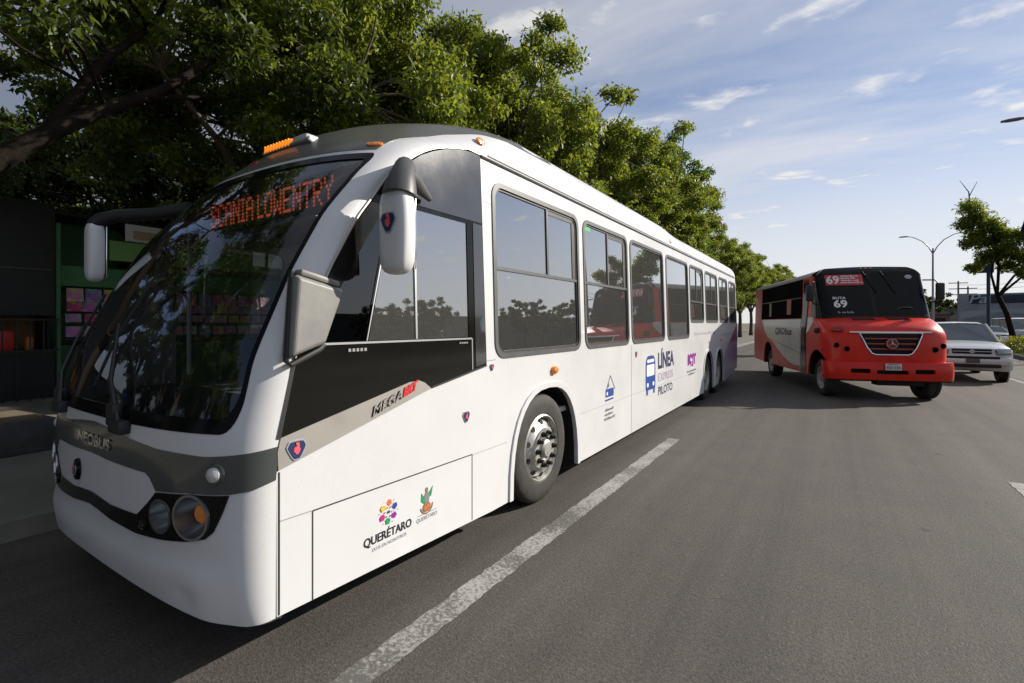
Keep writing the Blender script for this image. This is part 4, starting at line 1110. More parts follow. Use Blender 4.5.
# body side panels, roof, rear
RL = 6.45
RARCH = archpts(4.50, .56, .43, 1.12)
bodyo = [(RL, .47)] + RARCH + [(AR, .45)] + [(AR * math.cos(R(t)), AZ + AR * math.sin(R(t))) for t in range(0, 91, 10)] + [(-.10, AZ + .59), (-.12, 1.5), (.2, 1.70), (.50, 1.895), (.50, 2.92), (RL, 2.92)]
for sg in (-1, 1):
    f = (lambda y, z, s=sg: (s * (RW - max(0, z - 1.45) * .10 if z < 1.95 else RW - .05 - (z - 1.95) * .03), y, z))
    mb = MB(); patch(mb, bodyo, [], .25, f, 0, .04, sign=sg); mb.build('body_side', M['red'], rbus, fix=False, smooth=40)
    fo = (lambda y, z, o, s=sg, f=f: (f(y, z)[0] + s * o, y, z))
    sw = [(1.27, .60), (1.7, .585), (2.2, .64), (2.9, .80), (3.5, 1.0), (3.95, 1.16)] + [(4.6, 1.30), (5.0, 1.52), (5.42, 1.84)] + [(1.27, 1.84)]
    mb = MB(); patch(mb, sw, [], .2, f, .004, .002, sign=sg); patch(mb, [(.50, 1.62), (.74, 1.45), (.74, 1.88), (.40, 1.88), (.30, 1.78)], [], .2, f, .004, .002, sign=sg); mb.build('white_livery', M['off_white'], rbus, fix=False)
    mb = MB(); patch(mb, [(1.24, 1.86), (5.55, 1.86), (5.55, 2.90), (1.24, 2.90)], [], .4, f, .006, .004, sign=sg); wb = mb.build('window_band', M['glass_far'], rbus, fix=False)
    for k in range(4):
        a = 1.33 + k * 1.05
        mb = MB(); patch(mb, rrect(a, 1.95, a + .97, 2.80, .06), [], .4, f, .010, .003, sign=sg); wv = mb.build('window', M['glass_far'], wb, fix=False)
    mb = MB(); patch(mb, [(1.3, 2.40), (5.5, 2.40), (5.5, 2.425), (1.3, 2.425)], [], .4, f, .016, .003, sign=sg); mb.build('window_rail', M['frame_grey'], wb, fix=False)
    if sg < 0:
        mb = MB(); patch(mb, rrect(.77, .47, 1.16, 2.86, .03), [], .3, f, .008, .006, sign=sg); dr = mb.build('door', M['black_panel'], rbus, fix=False)
        mb = MB(); patch(mb, rrect(.80, 1.0, 1.13, 2.78, .03), [], .3, f, .013, .003, sign=sg); mb.build('door_glass', M['glass_dark'], dr, fix=False)
        mb = MB(); patch(mb, [(1.17, .52), (1.25, .52), (1.25, 1.86), (1.17, 1.86)], [], .3, f, .009, .004, sign=sg); mb.build('door_post', mat('pale_lilac_post', (.42, .42, .50), .4), rbus, fix=False)
        mb = MB(); patch(mb, [(2.15, 1.98), (2.55, 1.98), (2.55, 2.42), (2.15, 2.42)], [], .4, f, .018, .002, sign=sg); mb.build('window_sticker', mat('faded_red_sticker', (.50, .16, .15), .5), wb, fix=False)
        mb = MB(); patch(mb, [(4.25, 1.95), (4.48, 1.95), (4.48, 2.38), (4.25, 2.38)], [], .4, f, .018, .002, sign=sg); mb.build('daylight_slit', mat('pale_daylight', (.35, .32, .28), .8), wb, fix=False)  # pale patch paints the light that shows through the bus windows
        rev = lambda a, b, o: fo(5.6 - a, b, .006)
        mb = MB(); put_text(mb, 'QRObus', (1.95, 1.36, 3.62, 1.60), lambda a, b: fo(5.57 - a, b, .008), bold=.03); mb.build('side_lettering', M['t_black'], rbus, smooth=0)
        mb = MB(); mb.add([fo(y, z, .007) for y, z in ((1.3, .93), (4.0, 1.20), (4.0, 1.215), (1.3, .95))], [(0, 1, 2, 3)]); mb.build('pinstripe', M['t_brown'], rbus, smooth=0)
    for c in (0,):
        mb = MB(); pts = [(y, z) for y, z in archpts(4.50, .57, .40, 1.13)]
        mb.loft([[(sg * (RW - .01), y, z) for y, z in pts], [(sg * .6, y, z) for y, z in pts]], closed=False); mb.add([(sg * .6, y, z) for y, z in pts], [tuple(range(len(pts)))]); mb.build('wheel_well', M['dark'], rbus)
        pts = [((AR + .01) * math.cos(R(t)), AZ - .06 + (AR + .07) * math.sin(R(t))) for t in range(0, 181, 10)]
        mb = MB(); mb.loft([[(sg * (RW - .03), y, z) for y, z in pts], [(sg * .6, y, z) for y, z in pts]], closed=False); mb.add([(sg * .6, y, z) for y, z in pts], [tuple(range(len(pts)))]); mb.build('wheel_well', M['dark'], rbus)
    wheel(rbus, (sg * 1.0, 0, .44), .44, .27, sg, 'dual', 32); wheel(rbus, (sg * 1.0, 4.50, .44), .44, .27, sg, 'dual', 32)
mb = MB()
def rsec(y, k=1.0): return [(s * x, y, z) for s, x, z in [(-1, RW - .075, 2.905), (-1, RW - .11, 2.98), (-1, RW - .24, 3.06), (-1, .8, 3.10), (-1, .4, 3.128), (1, 0, 3.137), (1, .4, 3.128), (1, .8, 3.10), (1, RW - .24, 3.06), (1, RW - .11, 2.98), (1, RW - .075, 2.905)]]
mb.loft([rsec(y) for y in (.62, 1.5, 3, 4.5, 6.0, 6.5)], closed=False); mb.build('roof', mat('grey_bus_roof', (.33, .33, .32), .5, var=.2), rbus)
mb = MB(); mb.poly([(-RW + .02, RL, .47), (RW - .02, RL, .47), (RW - .08, RL, 2.92), (.9, RL, 3.09), (-.9, RL, 3.09), (-RW + .08, RL, 2.92)], (0, .1, 0)); mb.build('rear_panel', M['red_dark'], rbus)
mb = MB(); mb.box((0, 3.2, .66), (1.15, 6.3, .36)); mb.box((0, 0, .44), (1.8, .14, .14)); mb.box((.25, -.45, .42), (.9, .3, .16)); mb.box((0, 2.4, .66), (2.3, 3.0, .3)); mb.build('underbody', M['dark'], rbus)
# windscreen block
def rws(a, z):
    t = R(max(-90, min(90, a * 50))); q = math.copysign(abs(math.sin(t)) ** (2 / 5), t); g = 1 - max(0, math.cos(t)) ** (2 / 5)
    w = RW - .045 - (z - 1.9) * .055
    y0 = -.10 + (z - 1.88) * .46 if z < 3.02 else .424 + (z - 3.02) * 1.6
    return (w * q, y0 + (.52 + .02 * (z - 1.9) - y0) * g * .999, z)
def rwo(x, z, o):
    w = RW - .045 - (z - 1.9) * .055; q = min(.999, abs(x) / w); t = math.degrees(math.asin(q ** 2.5)) * (1 if x >= 0 else -1) / 50
    e = 2e-3; p = Vector(rws(t, z)); n = (Vector(rws(t + e, z)) - Vector(rws(t - e, z))).cross(Vector(rws(t, z + e)) - Vector(rws(t, z - e)))
    return p + n.normalized() * o
def rtop(t):
    x = abs(rws(t / 50, 3.0)[0]) / 1.12
    return 3.13 - .05 * x * x - .20 * max(0, x - .78) ** 1.5 / .22 ** 1.5 * .9
rtp = [(t / 50, rtop(t)) for t in range(90, -91, -3)]
mb = MB(); patch(mb, [(-1.8, 1.86), (1.8, 1.86)] + rtp, [], .09, rws, 0, 0)
mb.loft([[rws(*p) for p in rtp[::-1]], [Vector(rws(*p)) + Vector((0, .30, .012)) for p in rtp[::-1]]], closed=False)
wsb = mb.build('windscreen_surround', M['black_panel'], rbus, fix=False, smooth=40)
for s in (1, -1):
    mb = MB(); patch(mb, [(xx, z) for xx, z in (rrect(.05, 1.93, 1.06, 2.97, .06) if s > 0 else rrect(-1.06, 1.93, -.05, 2.97, .06))], [], .12, lambda x, z: rwo(x, z, .006), 0, 0); mb.build('windscreen', M['glass_dark'], wsb, fix=False)
for x in (-.10, 0, .10):
    mb = MB(); mb.box(rwo(x, 3.075, .012), (.05, .03, .03), bev=.008); mb.build('roof_marker', mat('pale_amber', (.7, .45, .2), .3), rbus)
stk = lambda o: (lambda x, z: rwo(x, z, o))
mb = MB(); patch(mb, [(-.93, 2.66), (-.13, 2.66), (-.13, 2.92), (-.93, 2.92)], [], .1, stk(.010), 0, 0); rs = mb.build('route_board', mat('route_board_red', (.62, .05, .06), .5), rbus, fix=False)
mb = MB(); put_text(mb, '69', (-.91, 2.685, -.64, 2.895), stk(.022), bold=.025); mb.build('route_number', M['t_white'], rs, smooth=0)
for k, (z, w0, w1) in enumerate(((2.865, -.60, -.20), (2.81, -.62, -.30), (2.755, -.60, -.22), (2.70, -.62, -.16))):
    words('x', w0, w1, z, .040, 't_white', 20 + k, fn=lambda a, b, o: rwo(a, b, .022)).build('route_lettering', M['t_white'], rs, smooth=0)
mb = MB(); put_text(mb, '69', (-.84, 2.10, -.56, 2.29), stk(.020), bold=.03); put_text(mb, 'RUTA', (-.84, 2.305, -.57, 2.365), stk(.020), bold=.02); mb.build('route_number', M['t_white'], rbus, smooth=0)
words('x', -.78, -.45, 1.97, .05, 't_grey', 31, fn=lambda a, b, o: rwo(a, b, .010)).build('windscreen_lettering', mat('pale_blue_letters', (.25, .34, .38), .5), rbus, smooth=0)
mb = MB(); mb.add([rwo(.82 + .075 * math.cos(2 * math.pi * k / 20), 2.84 + .05 * math.sin(2 * math.pi * k / 20), .012) for k in range(20)], [tuple(range(20))]); mb.build('permit_sticker', mat('pale_sticker', (.42, .44, .48), .4), rbus, smooth=0)
for s, x0 in ((1, .25), (-1, -.12)):
    mb = MB(); mb.tube([rwo(x0, 3.0, .03), rwo(x0 + .12, 2.7, .035), rwo(x0 + .22, 2.45, .03)], .010, 6); mb.build('wiper', M['dark'], rbus)
mb = MB(); mb.tube([(.60 + .17 * math.cos(2 * math.pi * k / 20), -.02 - .05 * math.sin(2 * math.pi * k / 20) - .012 + .04, 2.03 + .08 * math.sin(2 * math.pi * k / 20)) for k in range(21)], .012, 6); mb.build('steering_wheel', M['frame_grey'], rbus)
for s in (1, -1):
    mb = MB(); mb.box((s * 1.34, .10, 2.47), (.17, .09, .40), bev=.035); mrr = mb.build('mirror', M['dark_plastic'], rbus)
    mb = MB(); mb.tube([(s * 1.30, .10, 2.66), (s * 1.26, .14, 2.74), (s * 1.12, .36, 2.76)], .016, 6); mb.tube([(s * 1.30, .10, 2.28), (s * 1.2, .2, 2.2), (s * 1.14, .3, 2.2)], .014, 6); mb.build('mirror_arm', M['dark_plastic'], mrr)
mb = MB(); mb.box((-1.24, -.05, 1.56), (.10, .18, .14), bev=.04); mb.tube([(-1.18, .0, 1.5), (-1.24, -.02, 1.52)], .02, 6); mb.build('spotter_mirror', M['dark_plastic'], rbus)
mb = MB(); mb.box((-1.0, -.60, 1.60), (.24, .07, .10), rot=(0, 0, R(-40)), bev=.02); mb.build('indicator', M['red_dark'], rbus)

# ================================================================== cars
def car(name, label, cat, loc, rz, paint, L=5.1, W=1.80, kind='pickup', detail=True):
    c = thing(name, label, cat, loc, rz)
    hw = W / 2
    if kind == 'pickup':
        st = [(0.0, .78, .42, .74), (.05, .86, .36, .98), (.22, .90, .33, 1.05), (.6, .90, .36, 1.12), (1.2, .90, .36, 1.18), (1.35, .90, .36, 1.2), (3.4, .90, .36, 1.22), (3.45, .90, .36, 1.16), (5.0, .89, .42, 1.14), (5.08, .86, .5, 1.0)]
        cab = [(1.10, 1.18, .80), (1.92, 1.72, .66), (2.3, 1.765, .66), (3.0, 1.755, .66), (3.42, 1.2, .78)]
        wx = (.92, 4.05); wr = .37
    else:
        st = [(0.0, .74, .40, .66), (.06, .84, .28, .78), (.3, .88, .24, .86), (1.1, .90, .24, .96), (1.3, .90, .24, .98), (3.5, .90, .24, 1.0), (4.2, .88, .28, .98), (4.35, .82, .36, .85)]
        cab = [(1.0, .96, .80), (1.85, 1.44, .60), (2.3, 1.48, .60), (3.2, 1.44, .60), (3.95, .98, .76)]
        wx = (.80, 3.40); wr = .31
        if kind == 'van':
            st = [(0.0, .80, .40, .90), (.06, .92, .28, 1.05), (.8, .98, .26, 1.2), (1.2, 1.0, .26, 1.25), (4.6, 1.0, .26, 1.25), (4.7, .97, .36, 1.2)]
            cab = [(.7, 1.2, .92), (1.5, 2.1, .84), (2.0, 2.2, .84), (4.5, 2.2, .84), (4.68, 1.25, .95)]
            wx = (.85, 3.7); wr = .34
    rings = []
    for y, w, z0, z1 in st:
        w *= W / 1.80; r = .10
        rings.append([(-w, y, z0 + .06), (-w * 1.0, y, (z0 + z1) / 2), (-w + .02, y, z1 - .10), (-w + .10, y, z1 - .015), (-w * .5, y, z1 + .015), (0, y, z1 + .025), (w * .5, y, z1 + .015), (w - .10, y, z1 - .015), (w - .02, y, z1 - .10), (w, y, (z0 + z1) / 2), (w, y, z0 + .06), (w - .08, y, z0), (-w + .08, y, z0)])
    mb = MB(); mb.loft(rings, caps=(True, True)); mb.build('body', paint, c, smooth=45)
    mb = MB(); ctop = []
    rings = []
    zb = cab[0][1] - .05
    for y, z, w in cab:
        w *= W / 1.80; wb_ = hw * .96
        rings.append((y, z, w, wb_))
    y0, z0, w0, b0 = rings[0]
    # cabin: roof surface and glass areas
    mid = rings[1:-1]
    roof = [[(-w, y, z - .05), (-w * .85, y, z), (0, y, z + .02), (w * .85, y, z), (w, y, z - .05)] for y, z, w, b in mid]
    mb.loft(roof, closed=False)
    P0 = rings[0]; P9 = rings[-1]; F = mid[0]; B = mid[-1]
    for s in (1, -1):
        mb.tube([(s * P0[3] * .93, P0[0], P0[1] - .03), (s * F[2], F[0], F[1] - .03)], .045, 6); mb.tube([(s * P9[3] * .93, P9[0], P9[1] - .03), (s * B[2], B[0], B[1] - .03)], .06, 6)
        ym = (F[0] + B[0]) / 2 + .25; mb.tube([(s * hw * .93, ym, P0[1] - .03), (s * F[2], ym, F[1] - .03)], .045, 6)
    mb.build('cabin', paint, c, smooth=45)
    mb = MB(); mb.add([(-P0[3] * .93, P0[0], P0[1] - .04), (P0[3] * .93, P0[0], P0[1] - .04), (F[2], F[0], F[1] - .03), (0, F[0] - .03, F[1] - .01), (-F[2], F[0], F[1] - .03)], [(0, 1, 2, 3, 4)]); mb.build('windscreen', M['glass_car'], c, smooth=0)
    mb = MB()
    for s in (1, -1): mb.add([(s * P0[3] * .93, P0[0], P0[1] - .06), (s * F[2], F[0], F[1] - .05), (s * B[2], B[0], B[1] - .05), (s * P9[3] * .93, P9[0], P9[1] - .06)], [(0, 1, 2, 3)])
    mb.add([(-P9[3] * .93, P9[0], P9[1] - .04), (P9[3] * .93, P9[0], P9[1] - .04), (B[2], B[0], B[1] - .03), (-B[2], B[0], B[1] - .03)], [(0, 1, 2, 3)])
    mb.build('side_glass', M['glass_car'], c, smooth=0)
    for y in wx:
        for s in (1, -1):
            mb = MB(); mb.lathe([(wr + .07, -.02), (wr + .07, .012), (wr, .012)], c=(s * (hw - .01), y, wr + .02), axis='x', n=28); mb.build('wheel_arch', M['dark'] if kind != 'pickup' else paint, c)
            mb = MB(); mb.lathe([(wr + .05, -.1), (wr + .05, .005), (.001, .005)], c=(s * (hw - .005), y, wr + .02), axis='x', n=28); mb.build('wheel_well', M['dark'], c)
            wheel(c, (s * (hw - .09), y, wr), wr, .22, s, 'car', 24)
    if detail:
        zg = .84 if kind == 'pickup' else .62
        mb = MB(); mb.box((0, .015, zg + .07), (.86, .06, .15), bev=.03); g = mb.build('grille', M['dark'], c)
        mb = MB(); mb.box((0, -.02, zg + .07), (.84, .03, .022), bev=.006); mb.box((0, -.02, zg + .15), (.92, .04, .03), bev=.01); mb.lathe([(.001, -.045), (.06, -.045), (.065, -.02)], c=(0, 0, zg + .075), axis='y', n=18); mb.build('grille_bar', M['chrome'], g)
        for s in (1, -1):
            mb = MB(); mb.box((s * (hw - .24), .07, zg + .06), (.36, .16, .20), rot=(R(-10), 0, R(18 * s)), bev=.05); mb.build('headlight', M['reflector'], c)
            mb = MB(); mb.box((s * (hw + .10), P0[0] + .42, P0[1] + .08), (.18, .10, .14), bev=.04); mb.build('door_mirror', paint, c)
        mb = MB(); mb.box((0, -.01, zg - .20), (W - .16, .22, .24), bev=.07); bu = mb.build('bumper', paint, c)
        mb = MB(); mb.box((0, -.115, zg - .10), (1.15, .03, .07), bev=.012); mb.box((0, -.10, zg - .34), (1.2, .08, .10), bev=.02); mb.build('air_intake', M['dark'], bu)
        mb = MB(); mb.box((0, -.135, zg - .195), (.30, .015, .13), bev=.004); mb.build('number_plate', M['frame_grey'], bu)
    return c
silver_car = mat('pale_silver_car_paint', (.66, .66, .64), .28, metal=.35, coat=.5, var=.04)
dark_car = mat('dark_blue_car_paint', (.03, .035, .05), .3, metal=.2, coat=.5)
grey_car = mat('grey_car_paint', (.35, .36, .37), .3, metal=.3, coat=.5)
car('pickup_truck', 'silver white pickup truck driving beside the red bus', 'pickup truck', (3.52, 19.2, 0), 0, silver_car, W=1.83)
car('car', 'pale grey car far off between the pickup truck and the median tree', 'car', (11.7, 55.0, 0), 0, grey_car, kind='car')
car('car', 'dark car far off beyond the median tree', 'car', (15.8, 66.0, 0), 0, dark_car, kind='car')
car('van', 'white van far off to the right of the median tree trunk', 'van', (14.8, 60.0, 0), R(8), mat('van_white', (.62, .62, .62), .4), kind='van', W=2.0)

# ================================================================== trees
def leaf_mat(name, c, tr, var=.45):
    m, n, l = new_mat(name); n.clear()
    o = n.new('ShaderNodeOutputMaterial'); p = n.new('ShaderNodeBsdfPrincipled'); t = n.new('ShaderNodeBsdfTranslucent'); mx = n.new('ShaderNodeMixShader')
    g = n.new('ShaderNodeNewGeometry')
    hs = n.new('ShaderNodeMix'); hs.data_type = 'RGBA'
    hs.inputs['A'].default_value = (*[q * (1 - var) for q in c], 1); hs.inputs['B'].default_value = (c[0] * (1 + var) + .012, c[1] * (1 + var), c[2] * (1 + var * .3), 1)
    l.new(g.outputs['Random Per Island'], hs.inputs['Factor'])
    l.new(hs.outputs['Result'], p.inputs['Base Color']); p.inputs['Roughness'].default_value = .42; p.inputs['Specular IOR Level'].default_value = .35
    h2 = n.new('ShaderNodeMix'); h2.data_type = 'RGBA'
    h2.inputs['A'].default_value = (*[q * (1 - var) for q in tr], 1); h2.inputs['B'].default_value = (*[min(1, q * (1 + var)) for q in tr], 1)
    l.new(g.outputs['Random Per Island'], h2.inputs['Factor']); l.new(h2.outputs['Result'], t.inputs[0])
    mx.inputs[0].default_value = .38
    l.new(p.outputs[0], mx.inputs[1]); l.new(t.outputs[0], mx.inputs[2]); l.new(mx.outputs[0], o.inputs[0])
    return m
M['leaf'] = leaf_mat('laurel_leaf', (.088, .132, .020), (.36, .42, .036))
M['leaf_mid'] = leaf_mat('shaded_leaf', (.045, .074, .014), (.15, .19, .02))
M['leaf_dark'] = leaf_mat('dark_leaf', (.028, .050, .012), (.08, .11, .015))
M['leaf_green'] = leaf_mat('green_leaf', (.052, .108, .020), (.15, .29, .035))
M['bark'] = mat('bark', (.085, .065, .045), .9, var=.35, vscale=5, bump=.6, bscale=18)
M['bark_dark'] = mat('dark_bark', (.020, .016, .012), .9, spec=.08, var=.35, vscale=5, bump=.6, bscale=18)

def leaves_mesh(name, pts, L, seed, droop=.35):
    """one mesh of small folded leaves at the given points (n x 3)"""
    g = np.random.default_rng(seed); n = len(pts)
    d = g.normal(size=(n, 3)); d[:, 2] -= droop; d /= np.linalg.norm(d, axis=1, keepdims=True)
    nr = g.normal(size=(n, 3)) * .8; nr[:, 2] += .9
    s = np.cross(d, nr); s /= np.linalg.norm(s, axis=1, keepdims=True) + 1e-9
    up = np.cross(s, d)
    ln = L * g.uniform(.65, 1.25, size=(n, 1)); wd = ln * g.uniform(.20, .28, size=(n, 1))
    v = np.empty((n, 4, 3), np.float32)
    v[:, 0] = pts; v[:, 2] = pts + d * ln - up * ln * .12
    v[:, 1] = pts + d * ln * .48 + s * wd + up * ln * .07; v[:, 3] = pts + d * ln * .48 - s * wd + up * ln * .07
    k = np.arange(n)[:, None] * 4
    f = np.concatenate([k + [[0, 1, 2]], k + [[0, 2, 3]]], axis=1).reshape(-1, 3).astype(np.int32)
    me = bpy.data.meshes.new(name)
    me.vertices.add(n * 4); me.vertices.foreach_set('co', v.reshape(-1))
    me.loops.add(len(f) * 3); me.loops.foreach_set('vertex_index', f.reshape(-1))
    me.polygons.add(len(f)); me.polygons.foreach_set('loop_start', np.arange(len(f), dtype=np.int32) * 3); me.polygons.foreach_set('loop_total', np.full(len(f), 3, np.int32))
    me.update(); return me

def blocked(p):
    # keep the view to the newsstand under the crowns open, as on the pavement
    th = R(33.14); X = p[0] * math.cos(th) + p[1] * math.sin(th); Z = -p[0] * math.sin(th) + p[1] * math.cos(th)
    if Z < 1: return False
    u = 512 + 484 * X / Z; v = 323 - 484 * (p[2] - 1.74) / Z
    if Z < 11.5 and -80 < u < 215 and v > 188: return True
    if Z < 8.2 and -60 < u < 240 and 45 < v < 230: return True        # the bare boughs stay clear
    k = (-13.9 - p[0]) / -sdir.x; y = p[1] - sdir.y * k; z = p[2] - sdir.z * k   # openings that let sun reach the newsstand
    return p[0] > -13.5 and 4.0 < y < 8.5 and 2.0 < z < 4.3 and (int(p[1] * 37) % 4) != 0
def grow_tree(name, label, cat, loc, H, RR, trunk_h, nclump, nleaf, L, seed, extra=(), leaf='leaf', bark='bark', group=None, zlo=.34, clumps=None, tr=.19, lean=(0, 0), spread=.62, limbs=6, twigs=True):
    g = np.random.default_rng(seed); rr = random.Random(seed)
    root = thing(name, label, cat, loc, 0, group)
    if clumps is None:
        C = []
        lobes = [(g.uniform(0, 2 * math.pi), g.uniform(.25, 1.0), g.uniform(.8, 1.15)) for _ in range(9)]
        z0, z1 = H * zlo, H
        tries = 0
        while len(C) < nclump and tries < 9000:
            tries += 1
            u = g.normal(size=3); u /= np.linalg.norm(u); rad = g.uniform(.25, 1) ** .55
            k = 1 + .16 * math.sin(3 * math.atan2(u[1], u[0]) + lobes[0][0]) + .12 * math.sin(5 * math.atan2(u[1], u[0]) + lobes[1][0] + 3 * u[2]) + .10 * math.sin(4 * u[2] + lobes[2][0])
            p = np.array([u[0] * RR * rad * k, u[1] * RR * rad * k, (z0 + z1) / 2 + u[2] * (z1 - z0) / 2 * rad * k])
            if any(np.linalg.norm(p - q[:3]) < .55 for q in C): continue
            C.append(np.array([*p, spread * g.uniform(.7, 1.25)]))
    else:
        C = [np.array(c, float) for c in clumps]
    dd = [0 if sum(np.linalg.norm(c[:3] - q[:3]) < 1.3 for q in C) >= 4 or nclump < 140 else 9 for c in C]
    C = np.array([c for c, d_ in zip(C, dd) if (clumps is not None or d_ < .95) and not blocked(np.array(c[:3]) + np.array(loc))])
    w = C[:, 3] ** 2; cnt = np.maximum(8, (nleaf * w / w.sum()).astype(int))
    pts = []
    for c, n in zip(C, cnt):
        q = g.normal(size=(n, 3)); q /= np.linalg.norm(q, axis=1, keepdims=True); q *= (g.uniform(0, 1, size=(n, 1)) ** .45) * c[3]
        q[:, 2] *= .72
        # strings of leaves: pull towards sprigs
        m = max(3, n // 9); sp = q[g.integers(0, n, m)]; idx = g.integers(0, m, n)
        q = sp[idx] + (q - sp[idx]) * .28
        pts.append(q + c[:3])
    me = leaves_mesh('crown', np.concatenate(pts), L, seed); me.materials.append(M[leaf])
    cr = bpy.data.objects.new('crown', me); COL.objects.link(cr); cr.parent = root
    mb = MB(); top = Vector((lean[0], lean[1], trunk_h))
    mb.tube([(0, 0, -.1), (lean[0] * .15, lean[1] * .15, trunk_h * .3), (lean[0] * .5 + .04, lean[1] * .5, trunk_h * .65), top], [tr * 1.35, tr * 1.05, tr * .92, tr * .85], 10)
    order = g.permutation(len(C)); heads = [Vector(e) for e in extra]
    for k in range(limbs):
        c = Vector(C[order[k % len(C)]][:3]); a = 2 * math.pi * k / limbs + rr.uniform(-.4, .4)
        tgt = Vector((math.cos(a) * RR * rr.uniform(.35, .6), math.sin(a) * RR * rr.uniform(.35, .6), trunk_h + (H - trunk_h) * rr.uniform(.35, .7)))
        if clumps is not None: tgt = c
        p1 = top.lerp(tgt, .35) + Vector((rr.uniform(-.2, .2), rr.uniform(-.2, .2), rr.uniform(.1, .4))); p2 = top.lerp(tgt, .7) + Vector((rr.uniform(-.25, .25), rr.uniform(-.25, .25), rr.uniform(0, .3)))
        mb.tube([top - Vector((0, 0, .15)), p1, p2, tgt], [tr * .55, tr * .42, tr * .30, tr * .16], 7); heads += [p1, p2, tgt]
    for c in C:
        c3 = Vector(c[:3]); h = min(heads, key=lambda q: (q - c3).length) if heads else top
        if (h - c3).length < .1 or ((h - c3).length > 2.3 and extra): continue
        m1 = h.lerp(c3, .5) + Vector((rr.uniform(-.2, .2), rr.uniform(-.2, .2), rr.uniform(-.05, .25)))
        mb.tube([h, m1, c3], [tr * .15, tr * .10, .012], 5, caps=False)
        if twigs:
            for _ in range(3):
                e = c3 + Vector((rr.uniform(-1, 1), rr.uniform(-1, 1), rr.uniform(-.6, .8))) * float(c[3]) * .9
                mb.tube([c3, e], [.012, .005], 3, caps=False)
    mb.build('trunk', M[bark], root, smooth=60)
    return root

ROWG = 'trees along the left pavement'
ordw = ['nearest', 'second', 'third', 'fourth', 'fifth', 'sixth', 'seventh', 'eighth', 'ninth', 'tenth', 'eleventh', 'twelfth']
protos = [grow_tree('street_tree', 'leafy street tree behind the front of the white bus roof', 'tree', (-8.9, 5.6, .15), 8.3, 4.0, 2.6, 160, 82000, .12, 11, group=ROWG),
          grow_tree('street_tree', 'broad leafy street tree behind the middle of the white bus roof', 'tree', (-8.7, 10.4, .15), 8.9, 3.9, 2.7, 160, 82000, .12, 12, group=ROWG),
          grow_tree('street_tree', 'sunlit street tree behind the rear half of the white bus roof', 'tree', (-8.2, 15.2, .15), 10.0, 4.0, 2.7, 160, 82000, .12, 13, group=ROWG),
          grow_tree('street_tree', 'taller bright green tree with upright crown behind the white bus rear', 'tree', (-7.9, 29.0, .15), 12.2, 2.5, 2.8, 110, 34000, .17, 14, leaf='leaf_green', group=ROWG, zlo=.28)]
for k, (x, y, hs, rz, src) in enumerate([(-7.9, 21.2, 1.16, 1.1, 0), (-7.6, 36, .92, 2.2, 1), (-8.3, 42, .95, 3.6, 2), (-8.4, 50, .98, 4.4, 0), (-8.2, 59, 1.0, 5.3, 1), (-8.3, 69, 1.08, .7, 2), (-8.2, 80, 1.16, 1.9, 0), (-8.0, 93, 1.2, 3.0, 1), (-8.0, 110, 1.2, 4.2, 2)]):
    dup(protos[src], (x, y, .15), rz, '%s of the far street trees receding between the white bus and red bus' % ['first', 'second', 'third', 'fourth', 'fifth', 'sixth', 'seventh', 'eighth', 'last'][k], hs)
dup(protos[2], (-9.9, 8.0, .15), 2.4, 'street tree set back behind the front third of the white bus roof', 1.02)
dup(protos[0], (-9.4, 12.9, .15), 4.1, 'street tree set back behind the middle of the white bus roof', 1.16)
dup(protos[1], (-8.6, 25.5, .15), 0.6, 'street tree just before the upright bright green tree', 1.08)
# the dark tree whose limbs reach across the top left
def wp(u, v, Z):
    th = R(33.14); X = (u - 512) / 484.0 * Z; Yc = (323 - v) / 484.0 * Z
    return Vector((X * math.cos(th) - Z * math.sin(th), X * math.sin(th) + Z * math.cos(th), 1.74 + Yc))
o0 = Vector((-8.9, .2, .15)); gen = np.random.default_rng(5); cl = []
while len(cl) < 150:
    p = gen.uniform((-4.6, -3.6, 3.3), (3.4, 4.8, 8.8))
    if p[2] < 4.2 and p[0] > 1.5: continue
    if p[2] < 3.8 + .25 * abs(p[0]) * .5 and gen.uniform() < .6: continue
    cl.append((*p, gen.uniform(.45, .8)))
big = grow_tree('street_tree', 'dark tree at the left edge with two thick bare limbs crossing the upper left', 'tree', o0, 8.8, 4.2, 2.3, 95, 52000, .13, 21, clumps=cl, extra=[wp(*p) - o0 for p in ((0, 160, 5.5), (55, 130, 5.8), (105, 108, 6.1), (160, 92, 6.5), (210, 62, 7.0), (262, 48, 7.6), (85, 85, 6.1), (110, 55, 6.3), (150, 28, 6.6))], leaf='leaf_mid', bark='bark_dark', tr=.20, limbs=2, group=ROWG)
mb = MB()
def wl(pts, rads): mb.tube([wp(*p) - o0 for p in pts], rads, 10)
wl([(-150, 235, 4.9), (-60, 190, 5.2), (0, 160, 5.5), (55, 130, 5.8), (105, 108, 6.1), (160, 92, 6.5), (210, 62, 7.0), (262, 48, 7.6)], [.15, .135, .115, .10, .085, .065, .045, .02])
wl([(48, 132, 5.8), (85, 85, 6.1), (110, 55, 6.3), (150, 28, 6.6), (175, -10, 7)], [.085, .07, .055, .04, .02])
wl([(150, 96, 6.4), (185, 98, 6.8), (215, 96, 7.2)], [.05, .035, .015])
mb.tube([Vector((0, 0, 2.2)), wp(-150, 235, 4.9) - o0], [.2, .19], 10)
mb.build('bough', M['bark_dark'], big, smooth=60)
